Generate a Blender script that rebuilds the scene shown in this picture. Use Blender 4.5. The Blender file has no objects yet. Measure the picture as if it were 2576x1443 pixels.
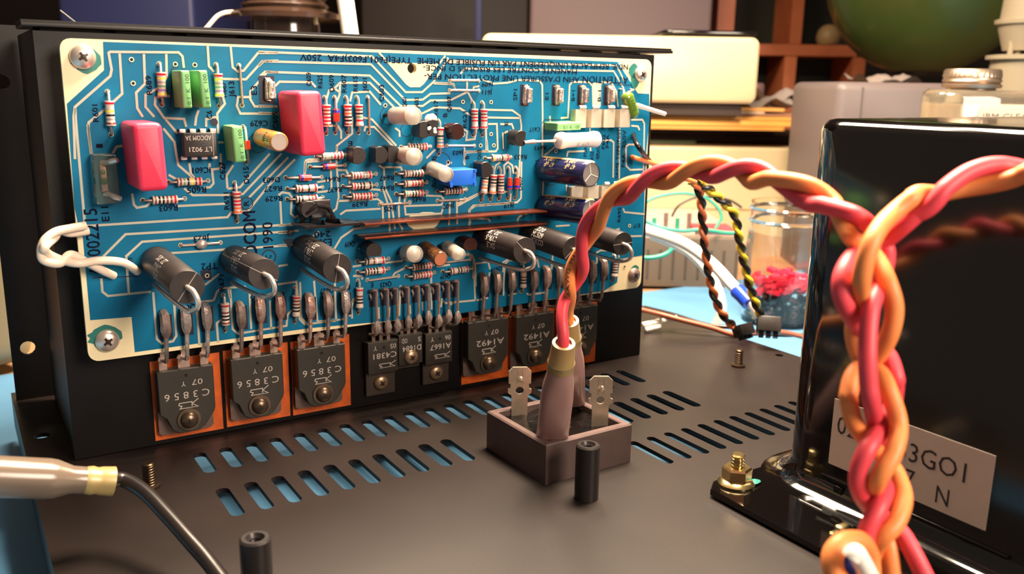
import bpy, math, random
from mathutils import Vector, Matrix, geometry
random.seed(7)
S = bpy.context.scene
COL = S.collection
MM = 0.001                      # all sizes below are millimetres
PI = math.pi

# ------------------------------------------------------------------ camera, world, lights, exposure
FPX = 2244.75
CAM = Vector((-25.672, -241.741, 99.977))
RX = Vector((0.8461984, -0.5326339, 0.0157945))
DN = Vector((-0.1048398, -0.1954744, -0.9750889))
FW = Vector((0.5224528, 0.8234627, -0.2212514))
cd = bpy.data.cameras.new('camera'); cam = bpy.data.objects.new('camera', cd); COL.objects.link(cam)
cam.matrix_world = Matrix(((RX.x, -DN.x, -FW.x, CAM.x * MM), (RX.y, -DN.y, -FW.y, CAM.y * MM), (RX.z, -DN.z, -FW.z, CAM.z * MM), (0, 0, 0, 1)))
cd.sensor_fit = 'HORIZONTAL'; cd.sensor_width = 36.0; cd.lens = FPX / 2576 * 36
cd.clip_start = 0.01; cd.clip_end = 30
cd.dof.use_dof = True; cd.dof.focus_distance = 0.245
cd.dof.aperture_fstop = cd.lens / 1.35          # a pupil of 1.35 mm
S.camera = cam

W = bpy.data.worlds.new('world'); S.world = W; W.use_nodes = True
W.node_tree.nodes['Background'].inputs[0].default_value = (1.0, 0.80, 0.62, 1)
W.node_tree.nodes['Background'].inputs[1].default_value = 0.19

def area(name, loc, target, sx, sy, watts, col):
    l = bpy.data.lights.new(name, 'AREA'); l.shape = 'RECTANGLE'; l.size = sx * MM; l.size_y = sy * MM
    l.energy = watts; l.color = col
    o = bpy.data.objects.new(name, l); COL.objects.link(o)
    o.location = Vector(loc) * MM
    o.rotation_euler = (Vector(target) - Vector(loc)).to_track_quat('-Z', 'Y').to_euler()
    return o
WARM = (1.0, 0.79, 0.57)
area('bench_lamp', (205, -30, 370), (130, -40, 20), 130, 130, 10.5, WARM)
area('shelf_lamp', (170, 240, 520), (150, 120, 0), 220, 160, 7.2, WARM)
area('room_lamp', (250, -640, 340), (100, 0, 55), 260, 260, 7.4, (1.0, 0.82, 0.66))

S.view_settings.view_transform = 'Standard'; S.view_settings.look = 'None'
S.view_settings.gamma = 1; S.view_settings.use_curve_mapping = False
S.view_settings.exposure = 0.0

# ------------------------------------------------------------------ measuring helpers (photo pixel -> point on a real plane)
CROP = {'A': (0, 0, .27723), 'B': (650, 100, .27723), 'C': (1000, 50, .27723), 'D': (150, 250, .24252), 'E': (700, 350, .24252),
        'F': (1150, 380, .23565), 'G': (80, 500, .27723), 'H': (350, 700, .29112), 'I': (850, 580, .29106), 'J': (1150, 780, .34657),
        'K': (1600, 300, .41572), 'L': (1700, 850, .41088), 'M': (1950, 300, .41567), 'N': (0, 900, .37625), 'P': (1200, 0, .29115),
        'Q': (1800, 0, .30124), 'S': (1900, 1150, .26242), 'T': (1950, 480, .36023), 'V': (1950, 920, .36023), 'Z': (0, 0, 1)}
def px(s):
    c, r = s.split(':'); ox, oy, k = CROP[c]
    return [(ox + k * float(a), oy + k * float(b)) for a, b in (t.split(',') for t in r.split())]
def ray(x, y): return RX * ((x - 1288) / FPX) + DN * ((y - 721.5) / FPX) + FW
def on_y(x, y, Y):
    d = ray(x, y); return CAM + d * ((Y - CAM.y) / d.y)
def on_x(x, y, X):
    d = ray(x, y); return CAM + d * ((X - CAM.x) / d.x)
def on_z(x, y, Z):
    d = ray(x, y); return CAM + d * ((Z - CAM.z) / d.z)
def at(x, y, dep): return CAM + ray(x, y) * dep
def bd(x, y, w=0.0):                       # board coordinates: u right, v up, w out of the board
    p = on_y(x, y, -w); return Vector((p.x, p.z))
BOARD = Matrix(((1, 0, 0, 0), (0, 0, -1, 0), (0, 1, 0, 0), (0, 0, 0, 1)))   # local x,y,z -> world x, z, -y
def bframe(u, v, w=0.0, spin=0.0): return Matrix.Translation((u, -w, v)) @ BOARD @ Matrix.Rotation(spin, 4, 'Z')

# ------------------------------------------------------------------ materials
def lin(c):
    c = c / 255; return c / 12.92 if c <= .04045 else ((c + .055) / 1.055) ** 2.4
MATS = {}
def mat(name, rgb, rough=.5, metal=0.0, coat=0.0, trans=0.0, var=0.0, vs=400, bump=0.0, bs=900, spec=.5, ior=1.45, alpha=1.0, rgb2=None, sss=0.0):
    if name in MATS: return MATS[name]
    m = bpy.data.materials.new(name); m.use_nodes = True; nt = m.node_tree; b = nt.nodes['Principled BSDF']
    c = tuple(lin(x) for x in rgb) + (1,)
    b.inputs['Base Color'].default_value = c; b.inputs['Roughness'].default_value = rough; b.inputs['Metallic'].default_value = metal
    b.inputs['Coat Weight'].default_value = coat; b.inputs['Coat Roughness'].default_value = .08
    b.inputs['Transmission Weight'].default_value = trans; b.inputs['Specular IOR Level'].default_value = spec; b.inputs['IOR'].default_value = ior
    b.inputs['Alpha'].default_value = alpha
    if sss: b.inputs['Subsurface Weight'].default_value = sss; b.inputs['Subsurface Scale'].default_value = .001; b.inputs['Subsurface Radius'].default_value = (1, .6, .4)
    m.diffuse_color = c
    if var or rgb2 or bump:
        tc = nt.nodes.new('ShaderNodeTexCoord')
    if var or rgb2:
        n = nt.nodes.new('ShaderNodeTexNoise'); n.inputs['Scale'].default_value = vs; n.inputs['Detail'].default_value = 5
        nt.links.new(tc.outputs['Object'], n.inputs['Vector'])
        r = nt.nodes.new('ShaderNodeValToRGB'); r.color_ramp.elements[0].position = .35; r.color_ramp.elements[1].position = .65
        c2 = tuple(lin(x) for x in rgb2) + (1,) if rgb2 else tuple(x * (1 - var) for x in c[:3]) + (1,)
        r.color_ramp.elements[0].color = c2; r.color_ramp.elements[1].color = c
        nt.links.new(n.outputs['Fac'], r.inputs['Fac']); nt.links.new(r.outputs['Color'], b.inputs['Base Color'])
    if bump:
        n2 = nt.nodes.new('ShaderNodeTexNoise'); n2.inputs['Scale'].default_value = bs; n2.inputs['Detail'].default_value = 4
        nt.links.new(tc.outputs['Object'], n2.inputs['Vector'])
        bp = nt.nodes.new('ShaderNodeBump'); bp.inputs['Strength'].default_value = bump; bp.inputs['Distance'].default_value = .0003
        nt.links.new(n2.outputs['Fac'], bp.inputs['Height']); nt.links.new(bp.outputs['Normal'], b.inputs['Normal'])
    MATS[name] = m; return m

M_BLUE = mat('blue_solder_mask', (0, 104, 143), .48, var=.25, vs=60, spec=.22)
M_BOARD = mat('cream_board', (232, 214, 172), .5, var=.12, vs=80)
M_LINE = mat('bare_gap_line', (176, 170, 154), .5, spec=.25)
M_INK = mat('black_print', (8, 11, 36), .75, spec=.15)
M_PADINK = mat('black_pad_print', (10, 13, 40), .5)
M_FLUX = mat('green_flux', (30, 108, 100), .45)
M_BLACK = mat('black_painted_steel', (24, 16, 14), .42, var=.25, vs=60, bump=.08, bs=2500)
M_SINK = mat('black_anodised_metal', (13, 8, 8), .5, var=.3, vs=40, bump=.06, bs=1500, spec=.28)
M_FLANGE = mat('black_flange_metal', (14, 9, 8), .4, var=.3, vs=90, spec=.35)
M_TIN = mat('tinned_wire', (222, 206, 196), .3, metal=.75)
M_DTIN = mat('dull_tin', (160, 138, 128), .4, metal=.7, var=.3, vs=900)
M_SOLDER = mat('solder', (214, 194, 184), .26, metal=.7, var=.3, vs=700, bump=.5, bs=1200)
M_COPSOLD = mat('copper_tinged_solder', (186, 124, 104), .3, metal=.65, rgb2=(196, 178, 168), vs=600, bump=.5, bs=1000)
M_SCREW = mat('nickel_screw', (214, 198, 186), .3, metal=.75)
M_DSCREW = mat('dark_bronze_screw', (100, 84, 70), .32, metal=.8)
M_BRASSSCREW = mat('brassy_screw', (156, 130, 106), .34, metal=.75)
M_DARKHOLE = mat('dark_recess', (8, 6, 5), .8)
M_RESIST = mat('resistor_beige', (196, 178, 166), .35, var=.08, vs=500)
BANDS = {'r': mat('band_red', (196, 22, 46), .3), 'n': mat('band_brown', (112, 52, 44), .3), 'k': mat('band_black', (18, 16, 18), .3),
         'o': mat('band_orange', (232, 98, 52), .3), 'y': mat('band_yellow', (236, 206, 62), .3), 'g': mat('band_green', (98, 146, 118), .3),
         'b': mat('band_blue', (96, 128, 168), .3), 'v': mat('band_violet', (150, 116, 168), .3), 'e': mat('band_grey', (140, 132, 130), .3),
         'w': mat('band_white', (232, 224, 216), .3), 's': mat('band_silver', (188, 170, 160), .3), 'm': mat('band_dull_red', (140, 46, 40), .3)}
M_GLASSRED = mat('diode_glass', (206, 62, 36), .08, coat=1, rgb2=(170, 30, 24), vs=900)
M_DBLUE = mat('diode_blue_band', (44, 40, 150), .3)
M_RED = mat('red_capacitor_epoxy', (214, 48, 78), .42, var=.06, vs=800, bump=.05, bs=3000)
M_GREEN = mat('green_capacitor_case', (108, 166, 102), .45, var=.06, vs=300, bump=.03, bs=2000)
M_GPRINT = mat('dark_green_print', (24, 62, 34), .6)
M_PLAST = mat('black_epoxy', (30, 24, 23), .38, var=.2, vs=500, bump=.1, bs=3000)
M_PLASTB = mat('brown_black_epoxy', (48, 24, 20), .25)
M_POWER = mat('power_device_epoxy', (46, 42, 36), .42, var=.18, vs=200, bump=.08, bs=2500)
M_WPRINT = mat('grey_white_print', (176, 166, 158), .5)
M_WPRINT2 = mat('white_print', (226, 218, 210), .5)
M_LVR = mat('power_resistor_black', (44, 38, 37), .42, var=.2, vs=300, bump=.06, bs=2000)
M_NAVY = mat('navy_sleeve', (28, 26, 66), .2, coat=.5)
M_GOLDP = mat('gold_print', (214, 178, 112), .4)
M_ALU = mat('aluminium_can_top', (172, 160, 152), .35, metal=.7)
M_GOLDS = mat('gold_sleeve', (196, 134, 62), .25, coat=.5, var=.15, vs=200)
M_DGOLD = mat('dark_gold_sleeve', (112, 74, 40), .22, coat=.5, rgb2=(52, 34, 24), vs=200)
M_COPTOP = mat('copper_can_top', (214, 142, 108), .3, metal=.7)
M_CLEAR = mat('clear_sleeve', (248, 243, 234), .14, trans=.85, ior=1.33)
M_CLEARIN = mat('grey_foil_core', (196, 186, 174), .4, metal=.2)
M_TRIM = mat('blue_trimmer_plastic', (22, 92, 196), .4)
M_MYLAR = mat('olive_green_dip', (86, 112, 34), .12, coat=1)
M_CERAM = mat('white_resistor_coating', (220, 210, 208), .5, bump=.1, bs=900)
M_COPBAR = mat('varnished_copper', (140, 70, 46), .3, metal=.7, var=.35, vs=150)
M_CLIP = mat('black_spring_clip', (22, 19, 21), .22)
M_MICA = mat('orange_insulator_film', (206, 92, 30), .35, var=.35, vs=220)
M_FUSE = mat('tin_fuse_clip', (196, 182, 162), .42, metal=.35, var=.15, vs=300)
M_PASTE = mat('white_thermal_paste', (242, 240, 238), .5, bump=.6, bs=1200)
M_BRIDGE = mat('grey_brown_case', (84, 68, 66), .38, var=.15, vs=300, bump=.06, bs=2500)
M_POT = mat('black_potting', (14, 12, 12), .12, bump=.5, bs=500)
M_TAB = mat('tin_blade', (206, 192, 170), .3, metal=.8, var=.12, vs=600)
M_BOOT = mat('purple_grey_boot', (162, 128, 124), .26, trans=.2, sss=.3)
M_COLLAR = mat('yellowed_collar', (168, 146, 96), .3, trans=.35)
M_CBOOT = mat('clear_milky_boot', (128, 112, 98), .22, trans=.5)
M_WRED = mat('red_wire_pvc', (216, 66, 78), .48, sss=.15, var=.06, vs=200)
M_WORG = mat('orange_wire_pvc', (228, 134, 72), .48, sss=.15, var=.06, vs=200)
M_WSALMON = mat('salmon_wire_pvc', (226, 118, 66), .35)
M_WBLK = mat('black_wire_pvc', (24, 20, 20), .3)
M_WYEL = mat('yellow_wire_pvc', (222, 190, 42), .35)
M_WWHT = mat('white_wire_pvc', (236, 230, 220), .4)
M_WCREAM = mat('cream_wire_pvc', (226, 204, 184), .4)
M_WGRN = mat('teal_wire_pvc', (40, 140, 116), .4)
M_WBRN = mat('brown_wire_pvc', (138, 74, 52), .4)
M_GLOSS = mat('gloss_black_enamel', (7, 5, 5), .1, coat=.6, spec=.5)
M_LABEL = mat('white_paper_label', (214, 198, 186), .7, var=.04, vs=300)
M_LINK = mat('label_print', (58, 48, 48), .7)
M_BRASSNUT = mat('yellow_zinc_nut', (206, 184, 132), .24, metal=1)
M_STAND = mat('black_zinc_standoff', (40, 36, 36), .35, metal=.4)
M_STUD = mat('dark_stud_metal', (92, 76, 62), .35, metal=1)
M_MAT = mat('blue_bench_mat', (76, 124, 160), .55, var=.1, vs=40, bump=.05, bs=600)
M_WOODT = mat('bench_wood', (150, 116, 82), .5, rgb2=(120, 88, 60), vs=12)
M_WALL = mat('dark_wall_paint', (30, 19, 14), .8, var=.2, vs=4)

# ------------------------------------------------------------------ mesh builder
class MB:
    def __init__(s): s.v = []; s.f = []; s.m = []
    def add(s, vs, fs, mi=0, M=None):
        b = len(s.v)
        s.v += [tuple(M @ Vector(v)) if M is not None else tuple(v) for v in vs]
        s.f += [tuple(b + i for i in f) for f in fs]
        s.m += [mi] * len(fs) if isinstance(mi, int) else list(mi)
    def loft(s, loops, mi=0, caps=(1, 1), M=None, close=True):
        n = len(loops[0]); vs = [p for l in loops for p in l]; fs = []; ms = []
        for i in range(len(loops) - 1):
            k = mi if isinstance(mi, int) else mi[i]
            for j in range(n if close else n - 1):
                q = (j + 1) % n; fs.append((i * n + j, i * n + q, (i + 1) * n + q, (i + 1) * n + j)); ms.append(k)
        if caps[0]: fs.append(tuple(range(n - 1, -1, -1))); ms.append(mi if isinstance(mi, int) else mi[0])
        if caps[1]: fs.append(tuple(range((len(loops) - 1) * n, len(loops) * n))); ms.append(mi if isinstance(mi, int) else mi[-1])
        s.add(vs, fs, ms, M)
    def rbox(s, cx, cy, z0, z1, sx, sy, r=0.0, e=0.0, eb=0.0, n=3, mi=0, M=None, taper=1.0):
        def loop(z, ins, t=1.0):
            hx, hy, rr = sx / 2 * t - ins, sy / 2 * t - ins, max(r - ins, 0.01)
            rr = min(rr, hx * .999, hy * .999)
            o = []
            for a0, qx, qy in ((0, 1, 1), (90, -1, 1), (180, -1, -1), (270, 1, -1)):
                for i in range(n + 1 if r > 0.02 else 1):
                    a = math.radians(a0 + (90 * i / n if r > 0.02 else 45))
                    if r > 0.02: o.append((cx + qx * (hx - rr) + rr * math.cos(a), cy + qy * (hy - rr) + rr * math.sin(a), z))
                    else: o.append((cx + qx * hx, cy + qy * hy, z))
            return o
        L = []
        for i in range(3 if eb else 0): a = PI / 2 * i / 3; L.append(loop(z0 + eb * (1 - math.cos(a)), eb * (1 - math.sin(a))))
        L.append(loop(z0 + eb, 0))
        L.append(loop(z1 - e, 0, taper))
        for i in range(1, 4 if e else 0): a = PI / 2 * i / 3; L.append(loop(z1 - e + e * math.sin(a), e * (1 - math.cos(a)), taper))
        s.loft(L, mi, M=M)
    def box(s, x0, x1, y0, y1, z0, z1, mi=0, M=None, bev=0.0):
        s.rbox((x0 + x1) / 2, (y0 + y1) / 2, z0, z1, x1 - x0, y1 - y0, 0, bev, bev, mi=mi, M=M)
    def lathe(s, prof, n=16, mi=0, M=None, caps=(1, 1)):         # prof: (r, z)
        s.loft([[(r * math.cos(2 * PI * j / n), r * math.sin(2 * PI * j / n), z) for j in range(n)] for r, z in prof], mi, caps, M)
    def cyl(s, p0, p1, r0, r1=None, n=12, mi=0, M=None):
        p0, p1 = Vector(p0), Vector(p1); d = p1 - p0
        q = d.to_track_quat('Z', 'Y').to_matrix().to_4x4(); T = Matrix.Translation(p0) @ q
        s.lathe([(r0, 0), (r0 if r1 is None else r1, d.length)], n, mi, T if M is None else M @ T)
    def tube(s, pts, r, n=8, mi=0, M=None, caps=(1, 1)):
        pts = [Vector(p) for p in pts]; N = len(pts); rs = [r] * N if not isinstance(r, (list, tuple)) else r
        up = None; L = []
        for i, p in enumerate(pts):
            t = (pts[min(i + 1, N - 1)] - pts[max(i - 1, 0)]).normalized()
            if up is None: up = t.orthogonal().normalized()
            up = (up - t * up.dot(t))
            up = up.normalized() if up.length > 1e-6 else t.orthogonal().normalized()
            sd = t.cross(up)
            L.append([tuple(p + (up * math.cos(2 * PI * j / n) + sd * math.sin(2 * PI * j / n)) * rs[i]) for j in range(n)])
        s.loft(L, mi, caps, M)
    def ribbon(s, pts, w, z, mi=0, M=None, cap=False):
        P = [Vector(p) for p in pts]; N = len(P); h = w / 2; A = []; B = []
        for i in range(N):
            d0 = (P[i] - P[i - 1]).normalized() if i else (P[1] - P[0]).normalized()
            d1 = (P[i + 1] - P[i]).normalized() if i < N - 1 else d0
            nn = Vector((-d0.y - d1.y, d0.x + d1.x)); L = nn.length
            nn = nn / L if L > .2 else Vector((-d0.y, d0.x))
            k = h / max(.5, nn.dot(Vector((-d0.y, d0.x))))
            A.append(P[i] + nn * k); B.append(P[i] - nn * k)
        vs = [(p.x, p.y, z) for p in A] + [(p.x, p.y, z) for p in B]
        s.add(vs, [(i, N + i, N + i + 1, i + 1) for i in range(N - 1)], mi, M)
    def disc(s, c, r, z, n=14, mi=0, M=None, r2=0):
        if not r2: s.add([(c[0] + r * math.cos(2 * PI * j / n), c[1] + r * math.sin(2 * PI * j / n), z) for j in range(n)], [tuple(range(n))], mi, M)
        else: s.loft([[(c[0] + q * math.cos(2 * PI * j / n), c[1] + q * math.sin(2 * PI * j / n), z) for j in range(n)] for q in (r, r2)], mi, (0, 0), M)
    def prism(s, poly, z0, z1, mi=0, M=None, e=0.0):
        n = len(poly); L = [[(x, y, z0) for x, y in poly], [(x, y, z1 - e) for x, y in poly]]
        if e:
            cx = sum(p[0] for p in poly) / n; cy = sum(p[1] for p in poly) / n
            L.append([(x + (cx - x) / max(1e-6, math.hypot(cx - x, cy - y)) * e, y + (cy - y) / max(1e-6, math.hypot(cx - x, cy - y)) * e, z1) for x, y in poly])
        s.loft(L, mi, M=M)
    def holed(s, outer, holes, z0, z1, mi=0, M=None):      # a plate with holes
        loops = [outer] + holes; V = []; Eg = []
        for l in loops:
            b = len(V); V += [Vector(p) for p in l]; Eg += [(b + i, b + (i + 1) % len(l)) for i in range(len(l))]
        r = geometry.delaunay_2d_cdt(V, Eg, [], 0, 1e-6)
        vv, ff = r[0], r[2]
        def inside(pt, l):
            c = False
            for i in range(len(l)):
                x0, y0 = l[i]; x1, y1 = l[i - 1]
                if (y0 > pt.y) != (y1 > pt.y) and pt.x < (x1 - x0) * (pt.y - y0) / (y1 - y0) + x0: c = not c
            return c
        keep = []
        for f in ff:
            c = sum((vv[i] for i in f), Vector((0, 0))) / len(f)
            if inside(c, outer) and not any(inside(c, h) for h in holes): keep.append(f)
        n = len(vv)
        s.add([(p.x, p.y, z1) for p in vv] + [(p.x, p.y, z0) for p in vv], [tuple(f) for f in keep] + [tuple(n + i for i in reversed(f)) for f in keep], mi, M)
        for l in loops:
            s.loft([[(x, y, z0) for x, y in l], [(x, y, z1) for x, y in l]], mi, (0, 0), M)
    def build(s, name, mats, parent=None, M=None, sharp=38, recalc=True):
        me = bpy.data.meshes.new(name)
        me.from_pydata([(x * MM, y * MM, z * MM) for x, y, z in s.v], [], s.f)
        for m in (mats if isinstance(mats, (list, tuple)) else [mats]): me.materials.append(m)
        me.polygons.foreach_set('material_index', s.m)
        if recalc:
            import bmesh
            b = bmesh.new(); b.from_mesh(me); bmesh.ops.recalc_face_normals(b, faces=b.faces); b.to_mesh(me); b.free()
        me.polygons.foreach_set('use_smooth', [True] * len(me.polygons)); me.set_sharp_from_angle(angle=math.radians(sharp))
        o = bpy.data.objects.new(name, me); COL.objects.link(o)
        if parent is not None: o.parent = parent
        if M is not None: o.matrix_local = smm(M)
        return o
def smm(M):
    M = M.copy(); M.translation = M.translation * MM; return M
def tag(o, label=None, cat=None, group=None, kind=None):
    for k, v in (('label', label), ('category', cat), ('group', group), ('kind', kind)):
        if v: o[k] = v
    return o
def thing(name, label, cat, M=None, group=None):
    o = bpy.data.objects.new(name, None); COL.objects.link(o); o.empty_display_size = .002
    if M is not None: o.matrix_world = smm(M)
    return tag(o, label, cat, group)
def spline(pts, n=10):
    P = [Vector(p) for p in pts]; o = []
    for i in range(len(P) - 1):
        a = P[max(i - 1, 0)]; b = P[i]; c = P[i + 1]; d = P[min(i + 2, len(P) - 1)]
        for k in range(n):
            t = k / n; o.append(.5 * ((2 * b) + (c - a) * t + (2 * a - 5 * b + 4 * c - d) * t * t + (3 * b - a - 3 * c + d) * t ** 3))
    o.append(P[-1]); return o

# ------------------------------------------------------------------ lettering: queued, turned into meshes in one go at the end
TQ = []
def text(parent, name, mt, s, f, length=None, h=1.6):     # f: (x, y) -> local point; x along the writing, y up the letters
    TQ.append((parent, name, mt, s, f, length, h))
def flatf(o, ang, z, flip=1):
    c, d = math.cos(ang), math.sin(ang); o = Vector(o)
    return lambda x, y: (o.x + x * c - y * d, o.y + x * d + y * c, z)
def flush_text():
    fonts = {}
    for q in TQ:
        if q[3] not in fonts:
            cu = bpy.data.curves.new('lettering', 'FONT'); cu.body = q[3]; cu.size = 1; cu.resolution_u = 2; cu.fill_mode = 'FRONT'
            o = bpy.data.objects.new('lettering', cu); COL.objects.link(o); fonts[q[3]] = o
    bpy.context.view_layer.update(); dg = bpy.context.evaluated_depsgraph_get(); data = {}
    for k, o in fonts.items():
        me = bpy.data.meshes.new_from_object(o.evaluated_get(dg))
        data[k] = ([tuple(v.co) for v in me.vertices], [tuple(p.vertices) for p in me.polygons])
        bpy.data.meshes.remove(me)
    for o in fonts.values():
        cu = o.data; bpy.data.objects.remove(o); bpy.data.curves.remove(cu)
    parts = {}
    for par, name, mt, s, f, ln, h in TQ:
        vs, fs = data[s]
        if not vs: continue
        x0 = min(v[0] for v in vs); x1 = max(v[0] for v in vs)
        ky = h / .73; kx = (ln / (x1 - x0)) if ln else ky
        mb = parts.setdefault((par.name, name, mt.name), (MB(), par, name, mt))[0]
        mb.add([f((v[0] - x0) * kx, v[1] * ky) for v in vs], fs)
    for mb, par, name, mt in parts.values(): mb.build(name, mt, par, recalc=False)

# ------------------------------------------------------------------ setting: wall behind the bench, bench top, blue mat
FH = Vector((FW.x, FW.y, 0)).normalized(); RH = Vector((RX.x, RX.y, 0)).normalized()
YAW = math.atan2(RH.y, RH.x)
def bframe_at(x, y, dep, spin=0.0):        # a bench item turned towards the room: local x right, y away, z up
    return Matrix.Translation(at(x, y, dep)) @ Matrix.Rotation(YAW + spin, 4, 'Z')
ZM = -16.0; ZT = -18.0
mb = MB(); c = at(1288, 300, 1500); c.z = 0
Mw = Matrix.Translation(c) @ Matrix.Rotation(YAW, 4, 'Z')
mb.box(-2200, 2200, 0, 40, -60, 1500); tag(mb.build('wall_back', M_WALL, None, Mw), kind='structure')
mb = MB(); mb.box(-1500, 2200, -1500, -2, ZT - 30, ZT); tag(mb.build('workbench', M_WOODT, None, Mw), 'brown wooden bench top under the blue mat', 'bench')
mb = MB(); mb.rbox(0, 0, ZT, ZM, 1180, 700, 12, .8); tag(mb.build('bench_mat', M_MAT, None, Matrix.Translation((250, -205, 0)) @ Matrix.Rotation(-.03, 4, 'Z')), 'pale blue rubber mat lying under the black chassis', 'mat')

# ------------------------------------------------------------------ chassis
def slot(x0, y0, x1, y1, w):
    a = Vector((x0, y0)); b = Vector((x1, y1)); t = (b - a).normalized(); n = Vector((-t.y, t.x)); r = w / 2
    a += t * r; b -= t * r; o = []
    for k in range(7): q = PI / 2 + PI * k / 6; o.append(a + t * (r * math.cos(q)) + n * (r * math.sin(q)))
    for k in range(7): q = -PI / 2 + PI * k / 6; o.append(b + t * (r * math.cos(q)) + n * (r * math.sin(q)))
    return [(p.x, p.y) for p in o]
def ring(cx, cy, r, n=12): return [(cx + r * math.cos(2 * PI * k / n), cy + r * math.sin(2 * PI * k / n)) for k in range(n)]
holes = []
for k in range(22):
    x = 24.6 + 7.0 * k
    holes.append(slot(x, -17.5, x, -2.8, 3.4))
for k in range(22):
    x = 24.2 + 7.0 * k
    if not (91 < x < 127): holes.append(slot(x, -45, x, -28.2, 3.4))
for k in range(16):
    holes.append(slot(133.3 + 6.7 * k, -74, 133.3 + 6.7 * k, -56.4, 2.9))
holes += [ring(238.1, -18.8, 1.6), ring(-10.6, 31.7, 2.2), [(3, 14), (186, 14), (186, 62), (3, 62)]]
ch = thing('amplifier_chassis', 'black sheet metal chassis with rows of vent slots lying on the blue mat', 'chassis')
mb = MB(); mb.holed([(-15.6, -330), (243.6, -330), (243.6, 76), (-15.6, 76)], holes, -1.2, 0)
mb.build('base_plate', M_BLACK, ch)
mb = MB(); mb.box(-15.6, -14.4, -330, 76, -11, -1.2); mb.build('side_skirt', M_BLACK, ch)
mb = MB(); mb.box(242.4, 243.6, -330, 76, -11, -1.2); mb.build('side_skirt', M_BLACK, ch)
for x, y in ((0, 68), (232, 68), (0, -300), (232, -300)):
    mb = MB(); mb.lathe([(6, ZM), (7, ZM + 3), (7, -1.2)], 16, M=Matrix.Translation((x, y, 0))); mb.build('rubber_foot', M_WBLK, ch)
mb = MB(); mb.holed([(-14.6, 0), (192, 0), (192, 114.6), (-14.6, 114.6)], [ring(-9.9, 16.7, 2.2), ring(-9.1, 98.4, 2.2)], -68.2, -67, M=BOARD); mb.build('rear_panel', M_FLANGE, ch)

# ------------------------------------------------------------------ heat sink
hs = thing('heat_sink', 'tall black anodised heat sink standing on the chassis behind the blue circuit board', 'heat sink')
mb = MB(); mb.box(-4.7, 191, 8, 13, 0.02, 111, bev=.3); mb.build('mounting_plate', M_SINK, hs)
mb = MB(); mb.box(-7.1, 198.4, 6.6, 24, 111.6, 112.6, bev=.2); mb.box(-7.1, 198.4, 7.4, 24, 112.6, 113.3); mb.build('top_flange', M_FLANGE, hs)
for k in range(12):
    x = -4.2 + 17.4 * k
    mb = MB(); mb.box(x, x + 1.6, 13, 62 if k == 0 else 24, .6, 111.5); mb.build('fin', M_SINK, hs)

# ------------------------------------------------------------------ circuit board
BW, BB, BT = 183.0, 29.0, 109.0
pcb = thing('circuit_board', 'blue printed circuit board with cream edges screwed upright to the heat sink', 'circuit board', BOARD)
def rrect(x0, y0, x1, y1, r, n=5):
    o = []
    for cx, cy, a0 in ((x1 - r, y1 - r, 0), (x0 + r, y1 - r, 90), (x0 + r, y0 + r, 180), (x1 - r, y0 + r, 270)):
        for k in range(n + 1): a = math.radians(a0 + 90 * k / n); o.append((cx + r * math.cos(a), cy + r * math.sin(a)))
    return o
hp = bd(1036, 172)
mb = MB(); mb.holed(rrect(0, BB, BW, BT, 2.6), [ring(hp.x, hp.y, 1.45, 20)], -1.6, 0, 0); mb.build('board_laminate', M_BOARD, pcb)
def bpoly(s): return [tuple(bd(*p)) for p in px(s)]
mask = bpoly('A:935,378')
mask = bpoly('A:935,378 945,635 607,940') + bpoly('D:155,1120 193,1308') + bpoly('G:455,262 530,1100 905,1070 935,1390 2525,1172') \
    + bpoly('I:880,740 2300,520') + bpoly('F:1706,1400 1738,1150 1977,1112 1990,760') + bpoly('F:2015,60') + bpoly('C:2285,900 2285,670 2180,665 1995,380')
hole_ring = ring(hp.x, hp.y, 1.45, 20)
mb = MB(); mb.holed(mask, [hole_ring], 0, .05)
mb.build('solder_mask', M_BLUE, pcb)
for s in ('B:1165,203 1640,217 1500,402 1465,430 1375,430 1340,405', 'E:1370,790 1500,755 1590,755 1720,780 1640,900 1590,930 1400,930 1350,900 1310,830',
          'C:1770,570 1840,570 1832,790 1775,790'):
    mb = MB(); mb.holed(bpoly(s), [hole_ring] if s[0] == 'B' else [], .04, .1); mb.build('bare_patch', M_BOARD, pcb)
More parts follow.
